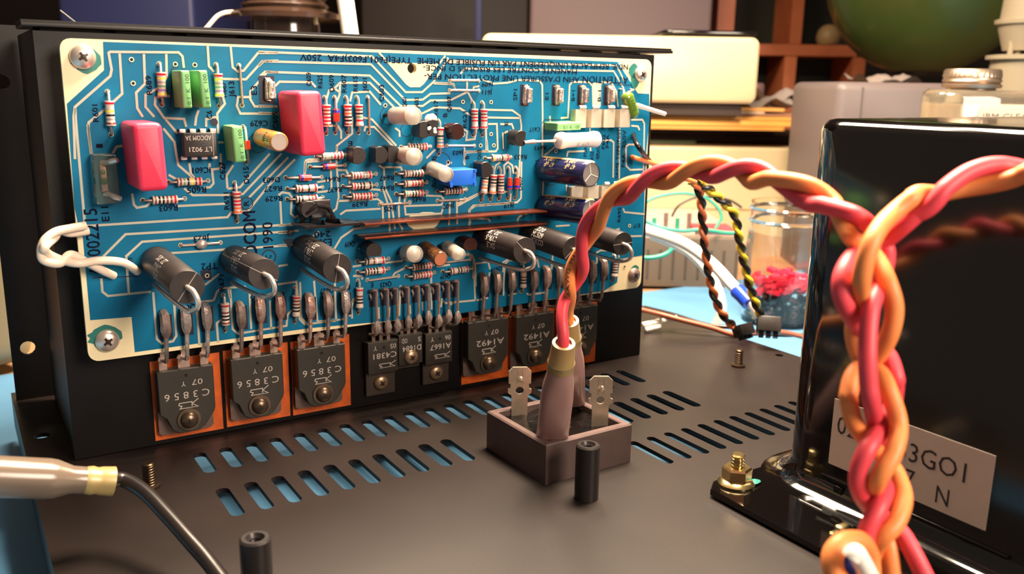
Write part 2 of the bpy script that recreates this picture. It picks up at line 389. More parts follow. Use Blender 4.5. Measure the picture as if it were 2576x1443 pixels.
LINES = '''A:680,1443 668,1060 680,970 1000,690 1012,630 985,480 1000,470 1620,475 1655,510 1668,615|A:1085,485 1108,850 960,985 805,1110 798,1180 828,1400
A:1305,490 1315,760 1235,840 1245,980 1295,1060|A:1508,490 1512,690 1470,780 1320,860 1320,970 1400,1060|A:1540,870 1410,885 1405,950 1490,1070 1670,1078 1690,1150
A:1500,1080 1610,1210|A:1882,395 1895,600 1940,650|A:2090,405 2110,610 2160,650 2210,640 2340,480 2525,480|A:2020,715 2230,720 2380,555 2525,550
A:2260,880 2160,880 2148,960 2180,1030 2525,1030|A:2525,655 2420,655 2270,830 2270,900 2310,965 2500,965|A:2020,870 2040,940 1970,1030 1980,1210|A:1800,1000 1780,1060 1770,1140|A:1960,1060 1870,1080 1870,1150
D:160,90 165,200 262,1300 190,1312|D:290,260 330,560 342,640|D:550,560 590,490 650,480|D:1075,300 1190,440 1230,680 1380,810|D:1345,660 1360,770 1395,810|D:1130,780 1250,850|D:1290,920 1380,992 1720,990 1900,980 2300,560
D:1740,925 1870,910 2180,560|D:1800,680 1730,790 1740,925|D:1670,560 1672,715 1580,725 1595,870 1560,910 1500,912|D:1555,660 1555,720|D:1640,445 1700,445|D:1960,1020 2370,600|D:1950,1160 2160,900 2440,620|D:1220,1105 1715,1080
D:750,975 770,1090 800,1122 900,1105 960,1050|D:262,1312 1740,1220 1780,1170 1950,1160|G:625,545 850,320 2420,228|E:20,640 33,895|G:850,525 1000,388 2420,288|G:855,530 880,850|G:630,720 640,840 690,880 1080,840|G:1130,500 2340,420
G:1100,845 1135,1270 1180,1312 1280,1290 1312,1240 1290,930|G:1570,780 1700,680|G:1650,920 1680,840 1715,810 1930,795 1975,850 1990,1180|G:1520,1325 1498,970 1540,932 1650,920|G:1690,1300 1678,1125 1725,1090|G:1800,820 1822,1180 1870,1222 2310,1150 2320,1050 2360,1005
G:2160,920 2172,1180|G:2230,775 2400,750 2430,1090 2480,1140|G:1780,815 1800,900|H:1840,345 1830,210 1880,165|H:1690,40 1702,365|H:1510,20 1540,370 1700,365|H:1390,30 1400,340 1450,395 1800,345
B:0,108 1030,150 1335,475 1485,475 1590,380 1705,190 2525,215|B:1085,105 1170,205|B:1695,145 1640,217|B:1590,395 1770,403 1785,450|B:0,240 45,195 1020,222 1330,545 1490,543 1560,490 1740,485|B:0,340 60,290 1010,325 1290,600 1490,600 1560,550 1740,548 1900,470
B:150,420 190,380 480,385 520,430|B:690,440 740,390 1010,390 1290,672 1480,670 1600,612 1830,622 1930,690|B:830,560 850,478 1010,470 1110,590|B:740,400 735,500 700,590|B:610,560 640,460 690,440|B:0,600 172,605|B:0,662 172,670
B:710,1000 710,960 850,850 850,700|B:750,900 750,830 720,780 640,780|B:930,700 1030,722 1250,960|B:960,830 970,790 1050,790 1240,985|B:1280,880 1280,830 1240,800|B:415,1260 422,1110 640,1088|B:690,440 740,480
C:450,340 470,383 1985,412 2060,560|C:570,490 610,440 1960,465 2050,620|C:340,570 500,580 520,620|C:630,560 630,640 690,760|C:740,600 690,610 685,640|C:770,540 870,578 1000,570 1090,545 1290,553 1312,590 1315,870 1312,1443|C:1480,890 1545,885 1560,590 1585,562 1740,565 1768,600 1772,790
C:1835,790 1840,590 1855,565 1940,570 1985,650 2000,790|C:2120,905 2220,905 2238,940 2230,1420|C:2120,960 2180,965 2195,1000|C:2230,1355 2110,1360 2075,1325 2070,1150 2095,1130 2200,1130|C:810,815 1040,820 1110,870 1122,960 1100,1443|C:815,885 1115,890|C:820,945 900,943 908,1165 890,1192 615,1195 600,1300
C:930,945 1035,945 1052,990|C:960,1170 955,1030 1000,1010|C:800,945 805,1180|C:590,990 632,1010 622,1090 700,1080 722,960|C:260,1255 345,1170|C:350,1380 490,1290|C:870,1390 890,1320 930,1290|C:970,1400 965,1320 1000,1290 1040,1320 1050,1385 1100,1395
C:1745,980 1750,1190|C:1535,1240 1545,1195 1700,1190|C:1820,1100 1935,1090 1960,1110 1955,1430|C:2015,980 2010,1440|C:1330,1230 1430,1150 1480,1130|C:1880,860 1990,860|C:1380,870 1385,920
E:275,350 285,220 320,208 430,210|E:540,210 552,520|E:610,70 600,180 625,600 600,720 510,790|E:620,640 1030,620 1080,660 1085,820 1040,900 850,912|E:640,780 700,740 1060,720|E:620,320 700,320 735,380 745,560|E:400,445 530,425|E:400,550 530,535|E:0,580 40,550 110,560 140,600 130,770 170,810 210,790
E:130,880 33,895 0,895|E:950,520 1000,520 1090,530 1145,700 1155,950|E:1040,270 1095,300 1102,500 1170,640 1210,930|E:1100,290 1270,290 1285,330|E:1260,590 1248,700 1255,880 1290,935|E:1310,690 1310,620 1345,580|E:1315,692 1690,680 1715,625 1690,590 1530,583|E:1310,690 1320,780 1690,770 1715,690
E:1780,650 1770,890|E:1850,620 1855,880|E:1860,690 2060,580 2095,545|E:1980,900 1985,730 2040,690 2440,662|E:560,1170 650,1020 780,930 900,912|E:0,970 130,965|E:330,1030 420,955|E:0,1102 210,1085|E:0,1315 100,1300|E:770,1320 860,1305|E:790,1410 880,1425
E:1110,1280 1290,1260|E:1950,1200 2005,1200 2032,1250 2020,1443|E:1640,1320 1780,1300|E:1180,1430 1210,1385 1300,1340|E:1930,60 1930,270|E:2160,0 2170,120 1940,140
F:920,280 905,600|F:685,110 680,500 640,545 170,580 125,630 140,770|F:0,560 230,450 540,430|F:570,450 565,555|F:640,740 660,700 880,600|F:350,750 330,720 150,720|F:1770,610 1785,650 2000,672|F:1690,840 1725,828 1725,910 1970,905|F:1730,920 1725,1140|F:1490,1200 1490,1080 1530,1058 1690,1062
F:490,1290 490,1185 530,1160 640,1155|F:200,1443 190,1200 330,1180 350,1260|F:1170,430 1160,270 1330,265|F:1050,800 1200,790|F:850,1130 870,1240|F:1020,1110 1000,1270
I:1185,600 1172,240 1130,200 1090,205|I:900,600 930,625 1185,600|I:1200,600 1290,580 1310,360|I:1430,560 1440,290 1475,255 1560,250|I:100,740 130,600 170,560|I:210,420 205,395 130,390|I:1540,480 1535,540 1470,560|I:1630,540 1650,553 1810,530 1860,250
I:355,760 350,660|I:440,745 445,660|I:530,735 540,470|I:625,720 620,640|I:735,690 730,600|I:810,680 805,400|I:890,660 900,580|I:970,640 1040,600'''
mb = MB()
for L in LINES.replace('\n', '|').split('|'):
    mb.ribbon([bd(*p) for p in px(L)], .6, .11)
tag(mb.build('etched_gap_line', M_LINE, pcb, recalc=False), kind='stuff')
# flux stains round the screws, black printed lug pads, small printed marks
for x, y, rx, ry in ((217, 150, 3.3, 3.1), (265, 846, 4.0, 2.9), (1594, 178, 2.2, 2.3), (1597, 203, 1.8, 2.6), (1597, 675, 1.8, 1.2)):
    p = bd(x, y); mb = MB(); mb.add([(p.x + rx * math.cos(2 * PI * k / 20) * (1 + .12 * math.sin(3 * k)), p.y + ry * math.sin(2 * PI * k / 20) * (1 + .1 * math.cos(5 * k)), .115) for k in range(20)], [tuple(range(20))])
    mb.build('flux_stain', M_FLUX, pcb, recalc=False)
LUGS = [(415, 818, 'd'), (467, 808, 's'), (519, 798, 's'), (605, 795, 'd'), (654, 780, 'c'), (704, 772, 'c'), (779, 772, 'c'), (824, 768, 'd'), (868, 760, 's'),
        (1217, 718, 'd'), (1250, 712, 'd'), (1287, 708, 'd'), (1342, 705, 'd'), (1375, 699, 'c'), (1406, 696, 'd'), (1457, 689, 'd'), (1489, 684, 'd'), (1518, 677, 'd')]
PINS = [(946, 728, 824), (974, 725, 822), (998, 724, 819), (1026, 720, 810), (1052, 718, 807), (1077, 715, 798), (1103, 712, 807), (1128, 707, 795), (1151, 705, 798)]
mb = MB()
for x, y, k in LUGS:
    p = bd(x + 2, y + 4); mb.add([(p.x - 1.7, p.y - 3.4, .14), (p.x + 1.7, p.y - 3.4, .14), (p.x + 1.7, p.y + 3.4, .14), (p.x - 1.7, p.y + 3.4, .14)], [(0, 1, 2, 3)])
for x, y, y2 in PINS:
    p = bd(x - 9, y + 22); mb.add([(p.x - 1.15, p.y - 2.6, .14), (p.x + 1.3, p.y - 2.6, .14), (p.x + 1.3, p.y + 2.6, .14), (p.x - 1.15, p.y + 2.6, .14)], [(0, 1, 2, 3)])
for c, x, y, a, b in (('C', 1150, 683, 1.6, 3.3), ('C', 1435, 683, 1.6, 3.3), ('C', 1665, 683, 1.6, 3.3), ('C', 1900, 683, 1.6, 3.3), ('A', 2420, 815, 2.1, 3.7), ('G', 1580, 690, 1.35, 1.35)):
    p = bd(*px('%s:%d,%d' % (c, x, y))[0]); mb.add([(p.x - a, p.y - b, .14), (p.x + a, p.y - b, .14), (p.x + a, p.y + b, .14), (p.x - a, p.y + b, .14)], [(0, 1, 2, 3)])
p = bd(538, 307); mb.disc(p, 1.0, .14)
p = bd(726, 613); mb.add([(p.x - 1.5, p.y + 1.4, .14), (p.x + 1.5, p.y + 1.4, .14), (p.x, p.y - 1.4, .14)], [(0, 2, 1)])
for s in ('E:1690,245', 'E:130,970', 'D:1940,1075', 'G:2150,525'):
    p = bd(*px(s)[0]); mb.disc(p, {'E:1690,245': 3.2, 'E:130,970': 1.0, 'D:1940,1075': 1.75, 'G:2150,525': 2.1}[s], .14, 24, r2={'E:1690,245': 3.0, 'E:130,970': .75, 'D:1940,1075': 1.5, 'G:2150,525': 1.75}[s])
for s, r in (('D:2060,450', 2.7), ('B:1180,690', 2.7), ('F:1000,230', 4.2), ('F:1000,620', 4.2), ('B:1340,820', 1.9)):
    p = bd(*px(s)[0]); mb.disc(p, r, .14, 28, r2=r - .18)
for s in ('A:1620,610 1560,620 1548,960 1590,990', 'C:1310,940 1330,905 1480,905', 'C:1990,590 2120,590 2140,640', 'C:965,1010 968,1170', 'G:550,715 965,700'):
    mb.ribbon([bd(*p) for p in px(s)], .25, .14)
mb.build('pad_outline', M_PADINK, pcb, recalc=False)
# holes with tinned rims
mb = MB()
for s in ('A:1193,540 1208,755 1590,582 1767,588', 'B:1855,562 2110,565 2110,855 2015,958 2135,957 1858,860 1720,1110 1150,595', 'F:1838,795 1785,1230', 'G:1590,695', 'D:2092,318 1940,645', 'C:1435,1190', 'E:1760,240'):
    for q in px(s):
        p = bd(*q); mb.disc(p, .62, .16, 12, 0); mb.disc(p, .38, .19, 10, 1)
mb.build('plated_hole', [M_BOARD, M_DARKHOLE], pcb, recalc=False)

# printing on the board: (crop:start end) along the writing, letter height
U = 'R'
SILK = '''Z:1579,163 754,134|1.75|NDIE, REMPLACER UNIQUEMENT PAR UN FUSIBLE DE MEME  TYPE(F601,F603)F4A  250V
C:1625,452 230,425|1.5|MANENTE CONTRE LES RISQUES D INCE-
C:2090,520 1660,505|2.3|ATTENTION:
C:1650,520 240,490|1.7|AFIN D'ASSURER UNE PROTECTION PER-
A:895,1105 880,950|1.3|R601
A:1380,860 1380,690|1.4|R689
A:2055,880 2040,745|1.4|R687
A:2128,880 2120,740|1.5|J613
A:2330,860 2325,780|1.6|E3
D:2155,220 1975,222|1.6|C629
D:1580,200 1575,120|1.4|C6
D:1720,830 1715,650|1.5|C627
D:1965,870 1955,700|1.5|D615
D:1760,1140 1745,965|1.4|R691
D:1515,905 1320,915|1.6|R605
D:1560,702 1375,708|1.6|IC601
D:1220,1092 1030,1102|1.6|R603
D:515,1260 505,1110|1.8|E11
D:445,500 420,470|1.5|1
G:640,690 610,85|3.2|A0002215
G:2045,600 2025,112|3.6|ADCOM
G:2190,440 2175,210|3|1990
G:2172,540 2168,510|1.7|C
D:1962,1100 1958,1050|1.5|R
G:1680,575 1535,578|1.9|TP2
G:910,535 720,545|1.4|S601
G:1610,330 1465,335|1.6|J623
B:1138,560 1132,410|1.5|C603
B:178,810 170,655|1.5|C605
B:478,420 475,300|1.4|C609
B:580,440 578,320|1.4|R625
B:685,470 680,320|1.4|D609
B:797,480 790,320|1.4|R607
B:900,470 898,330|1.4|R615
B:985,470 982,350|1.4|J601
B:1342,610 1340,525|1.4|Q601
B:1452,640 1450,525|1.4|Q603
B:1628,695 1620,550|1.4|R617
B:1710,700 1708,665|1.4|B
B:1747,655 1745,515|1.4|Q607
B:1888,800 1885,650|1.4|R621
B:2262,775 2260,745|1.3|E
B:2130,388 2025,392|1.4|J609
B:2120,458 2030,462|1.4|J611
B:2345,550 2342,450|1.4|SP1
C:1368,725 1364,665|1.4|E1
C:1605,735 1602,640|1.4|B+1
C:1840,740 1835,640|1.4|B-1
C:1290,975 1195,978|1.4|C617
C:1345,1140 1240,1142|1.4|R693
C:1170,1222 1060,1226|1.5|R633
C:1280,1400 1278,1275|1.5|C621
C:600,1185 500,1190|1.4|J603
C:756,1265 754,1175|1.4|Q615
C:645,1262 643,1232|1.4|B
C:2058,1335 2058,1000|1.5|F4A  250V
C:2000,1440 2000,1000|1.4|SAME TYPE(F601
C:1878,1170 1878,1040|1.4|F602
C:1915,1160 1912,1040|1.4|F4A
C:1828,1260 1828,1140|1.4|REPLACE
C:1775,1270 1775,1190|1.4|AGE
C:1716,1240 1716,1150|1.4|FOR
E:765,22 720,24|1.3|E
E:640,388 490,402|1.5|R641
E:655,495 505,508|1.5|R637
E:920,645 765,650|1.5|R639
E:1195,375 1048,385|1.5|R647
E:1195,480 1058,490|1.5|R643
E:1525,598 1390,608|1.5|R645
E:1225,695 1095,705|1.5|J605
E:1825,668 1698,675|1.5|J607
E:2445,665 2340,672|1.5|J619
E:1630,495 1640,180|1.4|Bias Adj
B:190,1245 40,1258|1.5|D603
B:210,1325 48,1330|1.5|R627
B:215,1415 60,1420|1.5|R629
E:550,1030 300,1050|2.2|E5502
E:540,950 370,958|1.8|240
E:790,1060 690,1065|1.6|Q619
F:690,415 685,270|1.3|D607
F:1950,772 1880,775|1.4|E7
H:1250,118 1215,120|1.5|B
H:1820,55 1785,57|1.5|B
H:1090,135 958,142|1.6|Q635
H:1680,78 1558,82|1.6|Q627
H:490,220 340,230|1.6|Q631
G:1745,830 1735,690|1.4|R671
I:460,440 365,445|1.5|Q623
I:302,448 280,450|1.5|E
I:970,375 885,380|1.4|Q629
I:1420,310 1320,318|1.4|Q639
I:2310,222 2285,224|1.4|B
I:1520,305 1490,308|1.4|B
F:1740,755 1738,600|1.4|R695'''
for L in SILK.split('\n'):
    s, h, t = L.split('|'); a, b = [bd(*p) for p in px(s)]; d = b - a
    sh = .16 if t == 'ADCOM' else .07
    ang = round(math.atan2(d.y, d.x) / (PI / 2)) * PI / 2 if abs(math.atan2(d.y, d.x)) < 2.5 else PI
    for k in range(2): text(pcb, 'printed_text', M_INK, t, flatf((a.x + sh * k, a.y + sh * k, 0), ang, .17 + .01 * k), d.length, float(h))

# ------------------------------------------------------------------ things soldered to the board as its own parts: jumper wires, lugs, pins, blades
JUMP = '''B:990,520 1000,845|A:2167,592 2195,955|C:475,548 735,550|C:470,638 735,640|C:445,1140 695,1140|E:1050,675 1360,655|E:1650,635 1935,620|I:255,425 520,390|I:925,270 1140,245|G:1350,418 1710,395'''
for i, J in enumerate(JUMP.split('|')):
    a, b = [bd(*p) for p in px(J)]; t = (b - a).normalized(); h = .75
    mb = MB(); mb.tube([(a.x, a.y, -.5), (a.x, a.y, .35), (a.x + t.x * .35, a.y + t.y * .35, h), (b.x - t.x * .35, b.y - t.y * .35, h), (b.x, b.y, .35), (b.x, b.y, -.5)], .36, 8)
    for p in (a, b): mb.disc(p, .6, .16, 12, 1); mb.disc(p, .46, .18, 10, 2)
    if i == 9:
        c = (a + b) / 2; mb.lathe([(.2, -1.6), (1.0, -1.0), (1.35, 0), (1.0, 1.0), (.2, 1.6)], 10, 0, Matrix.Translation((c.x, c.y, .9)) @ Matrix.Rotation(PI / 2, 4, 'Y'))
    mb.build('jumper_wire', [M_TIN if i not in (0, 1) else M_DTIN, M_BOARD, M_DARKHOLE], pcb)
for x, y, k in LUGS:
    p = bd(x, y, 2.0); r = random.random
    m = {'d': M_DTIN, 's': M_SOLDER, 'c': M_COPSOLD}[k]
    mb = MB(); u, v = p.x, p.y
    mb.tube([(u, v + 3.3, .3), (u, v + 3.2, 1.4), (u, v + 2.6, 2.3), (u, v + 1.0, 2.6), (u + .05, v - 1.2, 2.5), (u + .1, v - 2.6, 2.2), (u + .1, v - 3.4, 2.0), (u, v - 6.2, 2.0), (u - .1, BB - 1.0, 1.7), (u - .1, BB - 2.6, .6), (u - .1, BB - 3.0, -1.2), (u - .1, BB - 3.6, -4.4)],
            [.9, 1.15, 1.25 + .2 * r(), 1.3 + .25 * r(), 1.35 + .2 * r(), 1.0, .62, .58, .56, .55, .5, .45], 8)
    mb.build('solder_lug', m, pcb)
for x, y, y2 in PINS:
    p = bd(x, y, 2.2); q = bd(x, y2, 2.2); u, v, vb = p.x, p.y, q.y
    mb = MB(); mb.tube([(u - 1.2, v - .6, .2), (u - 1.15, v - .5, 1.6), (u - .9, v - .1, 2.2), (u - .3, v, 2.4), (u + .05, v - .4, 2.4), (u, v - 3, 2.4), (u, vb + 1.4, 2.3)], [.5, .5, .5, .5, .52, .5, .5], 6)
    mb.tube([(u, vb + 2.2, 2.3), (u + .1, vb + 1.2, 2.3), (u + .15, vb, 2.2), (u + .2, vb - 1.3, 1.9), (u + .2, vb - 2.4, 1.0), (u + .2, vb - 3.2, -.8), (u + .2, vb - 3.6, -3.8)], [.55, .95, 1.25, .95, .55, .45, .45], 8, 1)
    mb.tube([(u - 1.1, v - 1.6, .1), (u - 1.1, v - 2.6, .9), (u - .7, v - 3.6, .1)], .35, 6, 1)
    mb.build('connector_pin', [M_DTIN, M_SOLDER], pcb)
for s in ('C:1155,680', 'C:1440,680', 'C:1670,680', 'C:1910,680', 'A:2430,810'):
    p = bd(*px(s)[0]); mb = MB()
    mb.rbox(p.x - .1, p.y, 0, 1.5, 1.9, 5.4, .3, .3); mb.rbox(p.x + .55, p.y - .2, 1.1, 2.5, 1.7, 4.6, .4, .5)
    mb.rbox(p.x + 1.0, p.y - 1.6, .8, 2.1, 1.2, 1.4, .3, .3); mb.rbox(p.x - .1, p.y + 2.6, 0, 1.0, 1.4, .9, .2, .2, mi=1); mb.rbox(p.x - .1, p.y - 2.7, 0, .9, 1.4, .7, .2, .2, mi=1)
    mb.v = [(x + random.uniform(-.16, .16), y + random.uniform(-.12, .12), z + random.uniform(-.12, .12)) for x, y, z in mb.v]
    mb.build('folded_blade', [M_SOLDER, M_COPSOLD], pcb)

# ------------------------------------------------------------------ round headed screws of the board
def screw(M, r, label, m, h=.55, name='screw', washer=False, group=None):
    t = thing(name, label, 'screw', M, group)
    mb = MB(); z = 0
    if washer: mb.lathe([(r * 1.35, 0), (r * 1.35, .5), (r * 1.0, .55)], 22); z = .5
    H = r * h * 1.1
    prof = [(r, z), (r, z + H * .25)] + [(r * math.cos(a), z + H * .25 + H * .75 * math.sin(a)) for a in (.35, .7, 1.0, 1.3)] + [(r * .1, z + H)]
    mb.lathe(prof, 24); mb.build('head', m, t)
    mb = MB(); top = z + H
    for k in (0, 1):
        mb.rbox(0, 0, top - H * .5, top + .03, r * .8 if k == 0 else r * .2, r * .2 if k == 0 else r * .8, .05, .02)
    mb.rbox(0, 0, top - H * .5, top + .035, r * .36, r * .36, .1, .02)
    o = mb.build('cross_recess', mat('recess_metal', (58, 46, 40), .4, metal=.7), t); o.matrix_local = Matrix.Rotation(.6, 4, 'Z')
    return t
for x, y, r, l in ((209, 143, 2.95, 'large bright screw in the top left corner of the circuit board'), (271, 858, 2.95, 'large bright screw in the bottom left corner of the circuit board'),
                   (1615, 187, 2.6, 'bright screw in the top right corner of the circuit board'), (1598, 692, 2.6, 'dull screw in the bottom right corner of the circuit board')):
    p = bd(x, y, 1.0); screw(bframe(p.x, p.y), r, l, M_SCREW if y != 692 else M_DTIN, .6, 'pan_head_screw')

# ------------------------------------------------------------------ axial resistors and diodes
def axial(a, b, bands, label, kind='R', bl=6.0, off=0.0, h=1.35):
    a = bd(*a); b = bd(*b); d = b - a; L = d.length; c = (a + b) / 2
    t = thing('resistor' if kind == 'R' else 'diode', label, 'resistor' if kind == 'R' else 'diode', bframe(c.x, c.y, 0, math.atan2(d.y, d.x)))
    X = Matrix.Translation((off - bl / 2, 0, h)) @ Matrix.Rotation(PI / 2, 4, 'Y')
    mb = MB()
    if kind == 'R':
        mats = [M_RESIST]; n = len(bands); prof = [(.35, 0)]; mi = []
        def rad(q): return 1.02 + .22 * max(0, 1 - q / .16) ** .5 * (q < .16) + .22 * max(0, 1 - (1 - q) / .16) ** .5 * (q > .84) - .3 * (max(0, .05 - q) + max(0, q - .95)) * 8
        seg = [('', .0, .06)]; w = .88 / (2 * n - 1)
        for i, ch_ in enumerate(bands):
            s = .06 + i * 2 * w; seg.append((ch_, s, s + w))
            if i < n - 1: seg.append(('', s + w, s + 2 * w))
        seg.append(('', .94, 1.0))
        for ch_, q0, q1 in seg:
            m = M_RESIST if ch_ in ('', '-') else BANDS[ch_]
            if m not in mats: mats.append(m)
            for q in (q0, (q0 + q1) / 2): prof.append((rad(q), q * bl)); mi.append(mats.index(m))
        prof.append((rad(1.0), bl)); mi.append(0); prof.append((.35, bl)); mi.append(0)
        prof = prof[:1] + prof[1:]; mi = [0] + mi[:len(prof) - 2]
        mb.lathe(prof, 14, mi, X); mb.build('body', mats, t)
    else:
        bl_ = bl; k = .22 if bands == 'a' else .78
        prof = [(.3, 0), (.85, .15)] + [(.95, bl_ * (k - .1)), (.97, bl_ * (k + .1))] + [(.95, bl_ - .15), (.3, bl_)]
        mb.lathe(prof, 14, [0, 0, 1, 0, 0] if bands != 'c' else 0, X); mb.build('body', [M_GLASSRED, M_DBLUE], t)
    for s in (-1, 1):
        e = off + s * bl / 2; z = s * L / 2
        mb = MB(); mb.tube([(z, 0, -.4), (z, 0, h * .45), (z - s * .25, 0, h * .85), (z - s * .7, 0, h), (e - s * .1, 0, h)], .34, 8)
        mb.disc((z, 0), .6, .16, 12, 1); mb.disc((z, 0), .47, .18, 10, 2); mb.build('lead', [M_TIN if (s > 0) != (a.y > b.y and abs(d.y) > abs(d.x)) else M_DTIN, M_BOARD, M_DARKHOLE], t)
    return t
RES = [
 ('Z:270,230 279,338', 'r-yken', 0, 'upright resistor left of the left red capacitor, printed R601'),
 ('Z:400,160 407,263', 'ryegvy', 0, 'upright resistor with yellow bands left of the green capacitor pair'),
 ('Z:543,162 551,266', 'ryegvy', 0, 'upright resistor with yellow bands right of the green capacitor pair'),
 ('Z:590,459 596,556', 'rnrroo', 0, 'red banded upright resistor under the small green capacitor, printed R691'),
 ('Z:816,244 820,336', 'rnnrrn', 0, 'upright resistor half hidden by the right side of the larger red capacitor'),
 ('Z:869,244 873,334', 'rnokkn', 0, 'upright resistor with an orange band, printed R607'),
 ('Z:897,244 901,334', 'rnkgr-', 0, 'upright resistor left of the long bare jumper J601, printed R615'),
 ('Z:1102,303 1103,387', 'r-kgbo', 0, 'upright resistor under the white pasted transistor pair, printed R617'),
 ('Z:1188,257 1189,340', 'rnrr-r', 0, 'left one of two red striped upright resistors by R621'),
 ('Z:1212,257 1212,340', 'rnrr-r', 0, 'right one of two red striped upright resistors by R621'),
 ('Z:1219,415 1209,504', 'rkoeoe', 0, 'upright resistor beneath a black transistor right of the blue trimmer'),
 ('Z:1238,422 1232,502', 'rkkewo', 0, 'middle upright resistor of three right of the blue trimmer'),
 ('Z:1255,422 1254,500', 'rnkken', 0, 'upright resistor left of the two red diodes by D607'),
 ('Z:561,742 566,831', 'r-nkkn', 0, 'upright resistor by the bottom edge printed R671, between leftmost solder lug groups'),
 ('Z:741,722 741,809', 'rnnkk-', 0, 'upright resistor by the bottom edge under the third black power resistor, left of it'),
 ('Z:900,705 900,786', 'r-nkk-', 0, 'upright resistor by the bottom edge just left of the nine connector pins'),
 ('Z:1312,662 1310,733', 'r-nkk-', 0, 'upright resistor by the bottom edge below the lead loop of the fourth power resistor'),
 ('Z:1432,655 1431,727', 'rnnkk-', 0, 'upright resistor mostly behind the red and orange braid at the board bottom'),
 ('Z:1543,640 1539,705', 'rnnkk-', 0, 'upright resistor by the bottom right screw of the board'),
 ('Z:424,457 523,454', 'ngkynr', 0, 'level resistor with green and yellow bands, printed R605'),
 ('Z:359,503 464,499', 'nkknnr', 0, 'level resistor under the left red capacitor, printed R603'),
 ('Z:795,393 867,389', 'g-grnr', 0, 'level resistor poking out below the larger red capacitor'),
 ('Z:722,474 810,470', 'nn-k-r', 0, 'level resistor printed R627, upper of two left of R637'),
 ('Z:722,500 811,496', 'kk-nrr', 0, 'level resistor printed R629, right above the black spring clip'),
 ('Z:862,442 945,437', 'nnreer', 0, 'top level resistor of three left of centre, printed R641'),
 ('Z:862,468 947,464', 'rnkk-k', 0, 'middle level resistor of three left of centre, red band at its left end'),
 ('Z:865,494 946,490', 'nrnrnr', 0, 'bottom level resistor of three left of centre, printed R639'),
 ('Z:995,436 1073,434', 'nekkkm', 0, 'top level resistor of three at board centre, printed R647'),
 ('Z:995,462 1073,458', 'n-rrnr', 0, 'middle level resistor of three at board centre, printed R643'),
 ('Z:996,487 1073,483', 'gekknr', 0, 'bottom level resistor of three at board centre, printed R645'),
 ('Z:1008,369 1082,368', 'nkknnr', 0, 'level resistor tucked above the second clear capped capacitor'),
 ('Z:1099,481 1172,476', 'nkkknm', 0, 'shaded brown level resistor under the blue trimmer'),
 ('Z:1219,397 1284,395', 'yvgk-r', 0, 'level resistor with yellow left end, printed R633'),
 ('Z:898,657 977,650', 'k-nw-r', 0, 'level resistor under the flat topped black transistor below the copper bars'),
 ('Z:899,683 977,675', 'knkk-r', 0, 'level resistor just above the long bare jumper left of the connector pins'),
 ('Z:1021,672 1090,664', 'nnkknr', 0, 'upper brown level resistor under the gold capacitor, above the connector pins'),
 ('Z:1021,694 1092,685', 'nmnrnr', 0, 'lower reddish brown level resistor right above the connector pins'),
 ('Z:1113,682 1185,673', 'n-kken', 0, 'level resistor at right end above the connector pins'),
]
for s, bnd, off, l in RES:
    a, b = px(s); axial(a, b, bnd, l, off=off)
for s, bnd, l in (('Z:841,244 843,334', 'a', 'red glass diode standing upright between two resistors, printed D609'),
                  ('Z:779,419 867,415', 'a', 'red glass diode lying level just below the larger red capacitor'),
                  ('Z:718,446 808,445', 'a', 'red glass diode lying level above resistor R627, printed D603'),
                  ('Z:1278,421 1276,499', 'b', 'left one of two upright red glass diodes by D607'),
                  ('Z:1297,421 1294,498', 'b', 'right one of two upright red glass diodes by D607'),
                  ('Z:611,318 620,408', 'c', 'tiny dark red diode beside the small green capacitor, printed D615')):
    a, b = px(s); axial(a, b, bnd, l, 'D', bl=3.7 if bnd != 'c' else 2.6, h=1.2 if bnd != 'c' else 2.2)

# ------------------------------------------------------------------ film capacitors
def boxcap(tl, tr, br, h, name, label, m, r, e, txt=None, w0=.3, cat='capacitor'):
    a = bd(*tl, h); b = bd(*tr, h); c = bd(*br, h)
    wx, hy = (b - a).length, (c - b).length; cc = (a + c) / 2
    t = thing(name, label, cat, bframe(cc.x, cc.y, 0, math.atan2(b.y - a.y, b.x - a.x)))
    mb = MB(); mb.rbox(0, 0, w0, h, wx, hy, r, e, e * .6, 4); mb.build('case', m, t)
    for s in (-1, 1):
        mb = MB(); q = (0, s * hy * .3) if hy > wx else (s * wx * .3, 0)
        mb.cyl((q[0], q[1], -.4), (q[0], q[1], w0 + .3), .35, n=6); mb.build('lead', M_TIN, t)
    return t, wx, hy
boxcap((333, 311), (409, 308), (424, 478), 17.0, 'film_capacitor', 'red box capacitor at the left end of the board beside the clear cover', M_RED, 1.3, 1.2)
boxcap((748, 231), (812, 228), (819, 389), 15.6, 'film_capacitor', 'larger looking red box capacitor left of centre, with gold capacitor at its left', M_RED, 1.3, 1.1)
def gcap(tl, tr, br, h, label, ver):
    t, wx, hy = boxcap(tl, tr, br, h, 'film_capacitor', label, M_GREEN, .35, .5, w0=.15)
    if ver: text(t, 'print', M_GPRINT, '0.1  K  100', lambda x, y: (wx * .38 - y, -hy * .4 + x, h + .04), hy * .8, 1.0)
    else: text(t, 'print', M_GPRINT, '0.1  K  100', lambda x, y: (-wx * .25 + x, -.9 + y, h + .04), wx * .66, 1.3)
gcap((455, 177), (479, 177), (483, 272), 10.4, 'left one of the touching pair of green box capacitors at top left', 1)
gcap((502, 177), (525, 176), (529, 271), 10.4, 'right one of the touching pair of green box capacitors at top left', 1)
gcap((583, 318), (611, 316), (619, 407), 9.0, 'single green box capacitor right of the black chip, printed C627', 1)
gcap((1402, 309), (1463, 306), (1463, 326), 7.6, 'flat lying green box capacitor below the fuse clips at right, printed C617', 0)

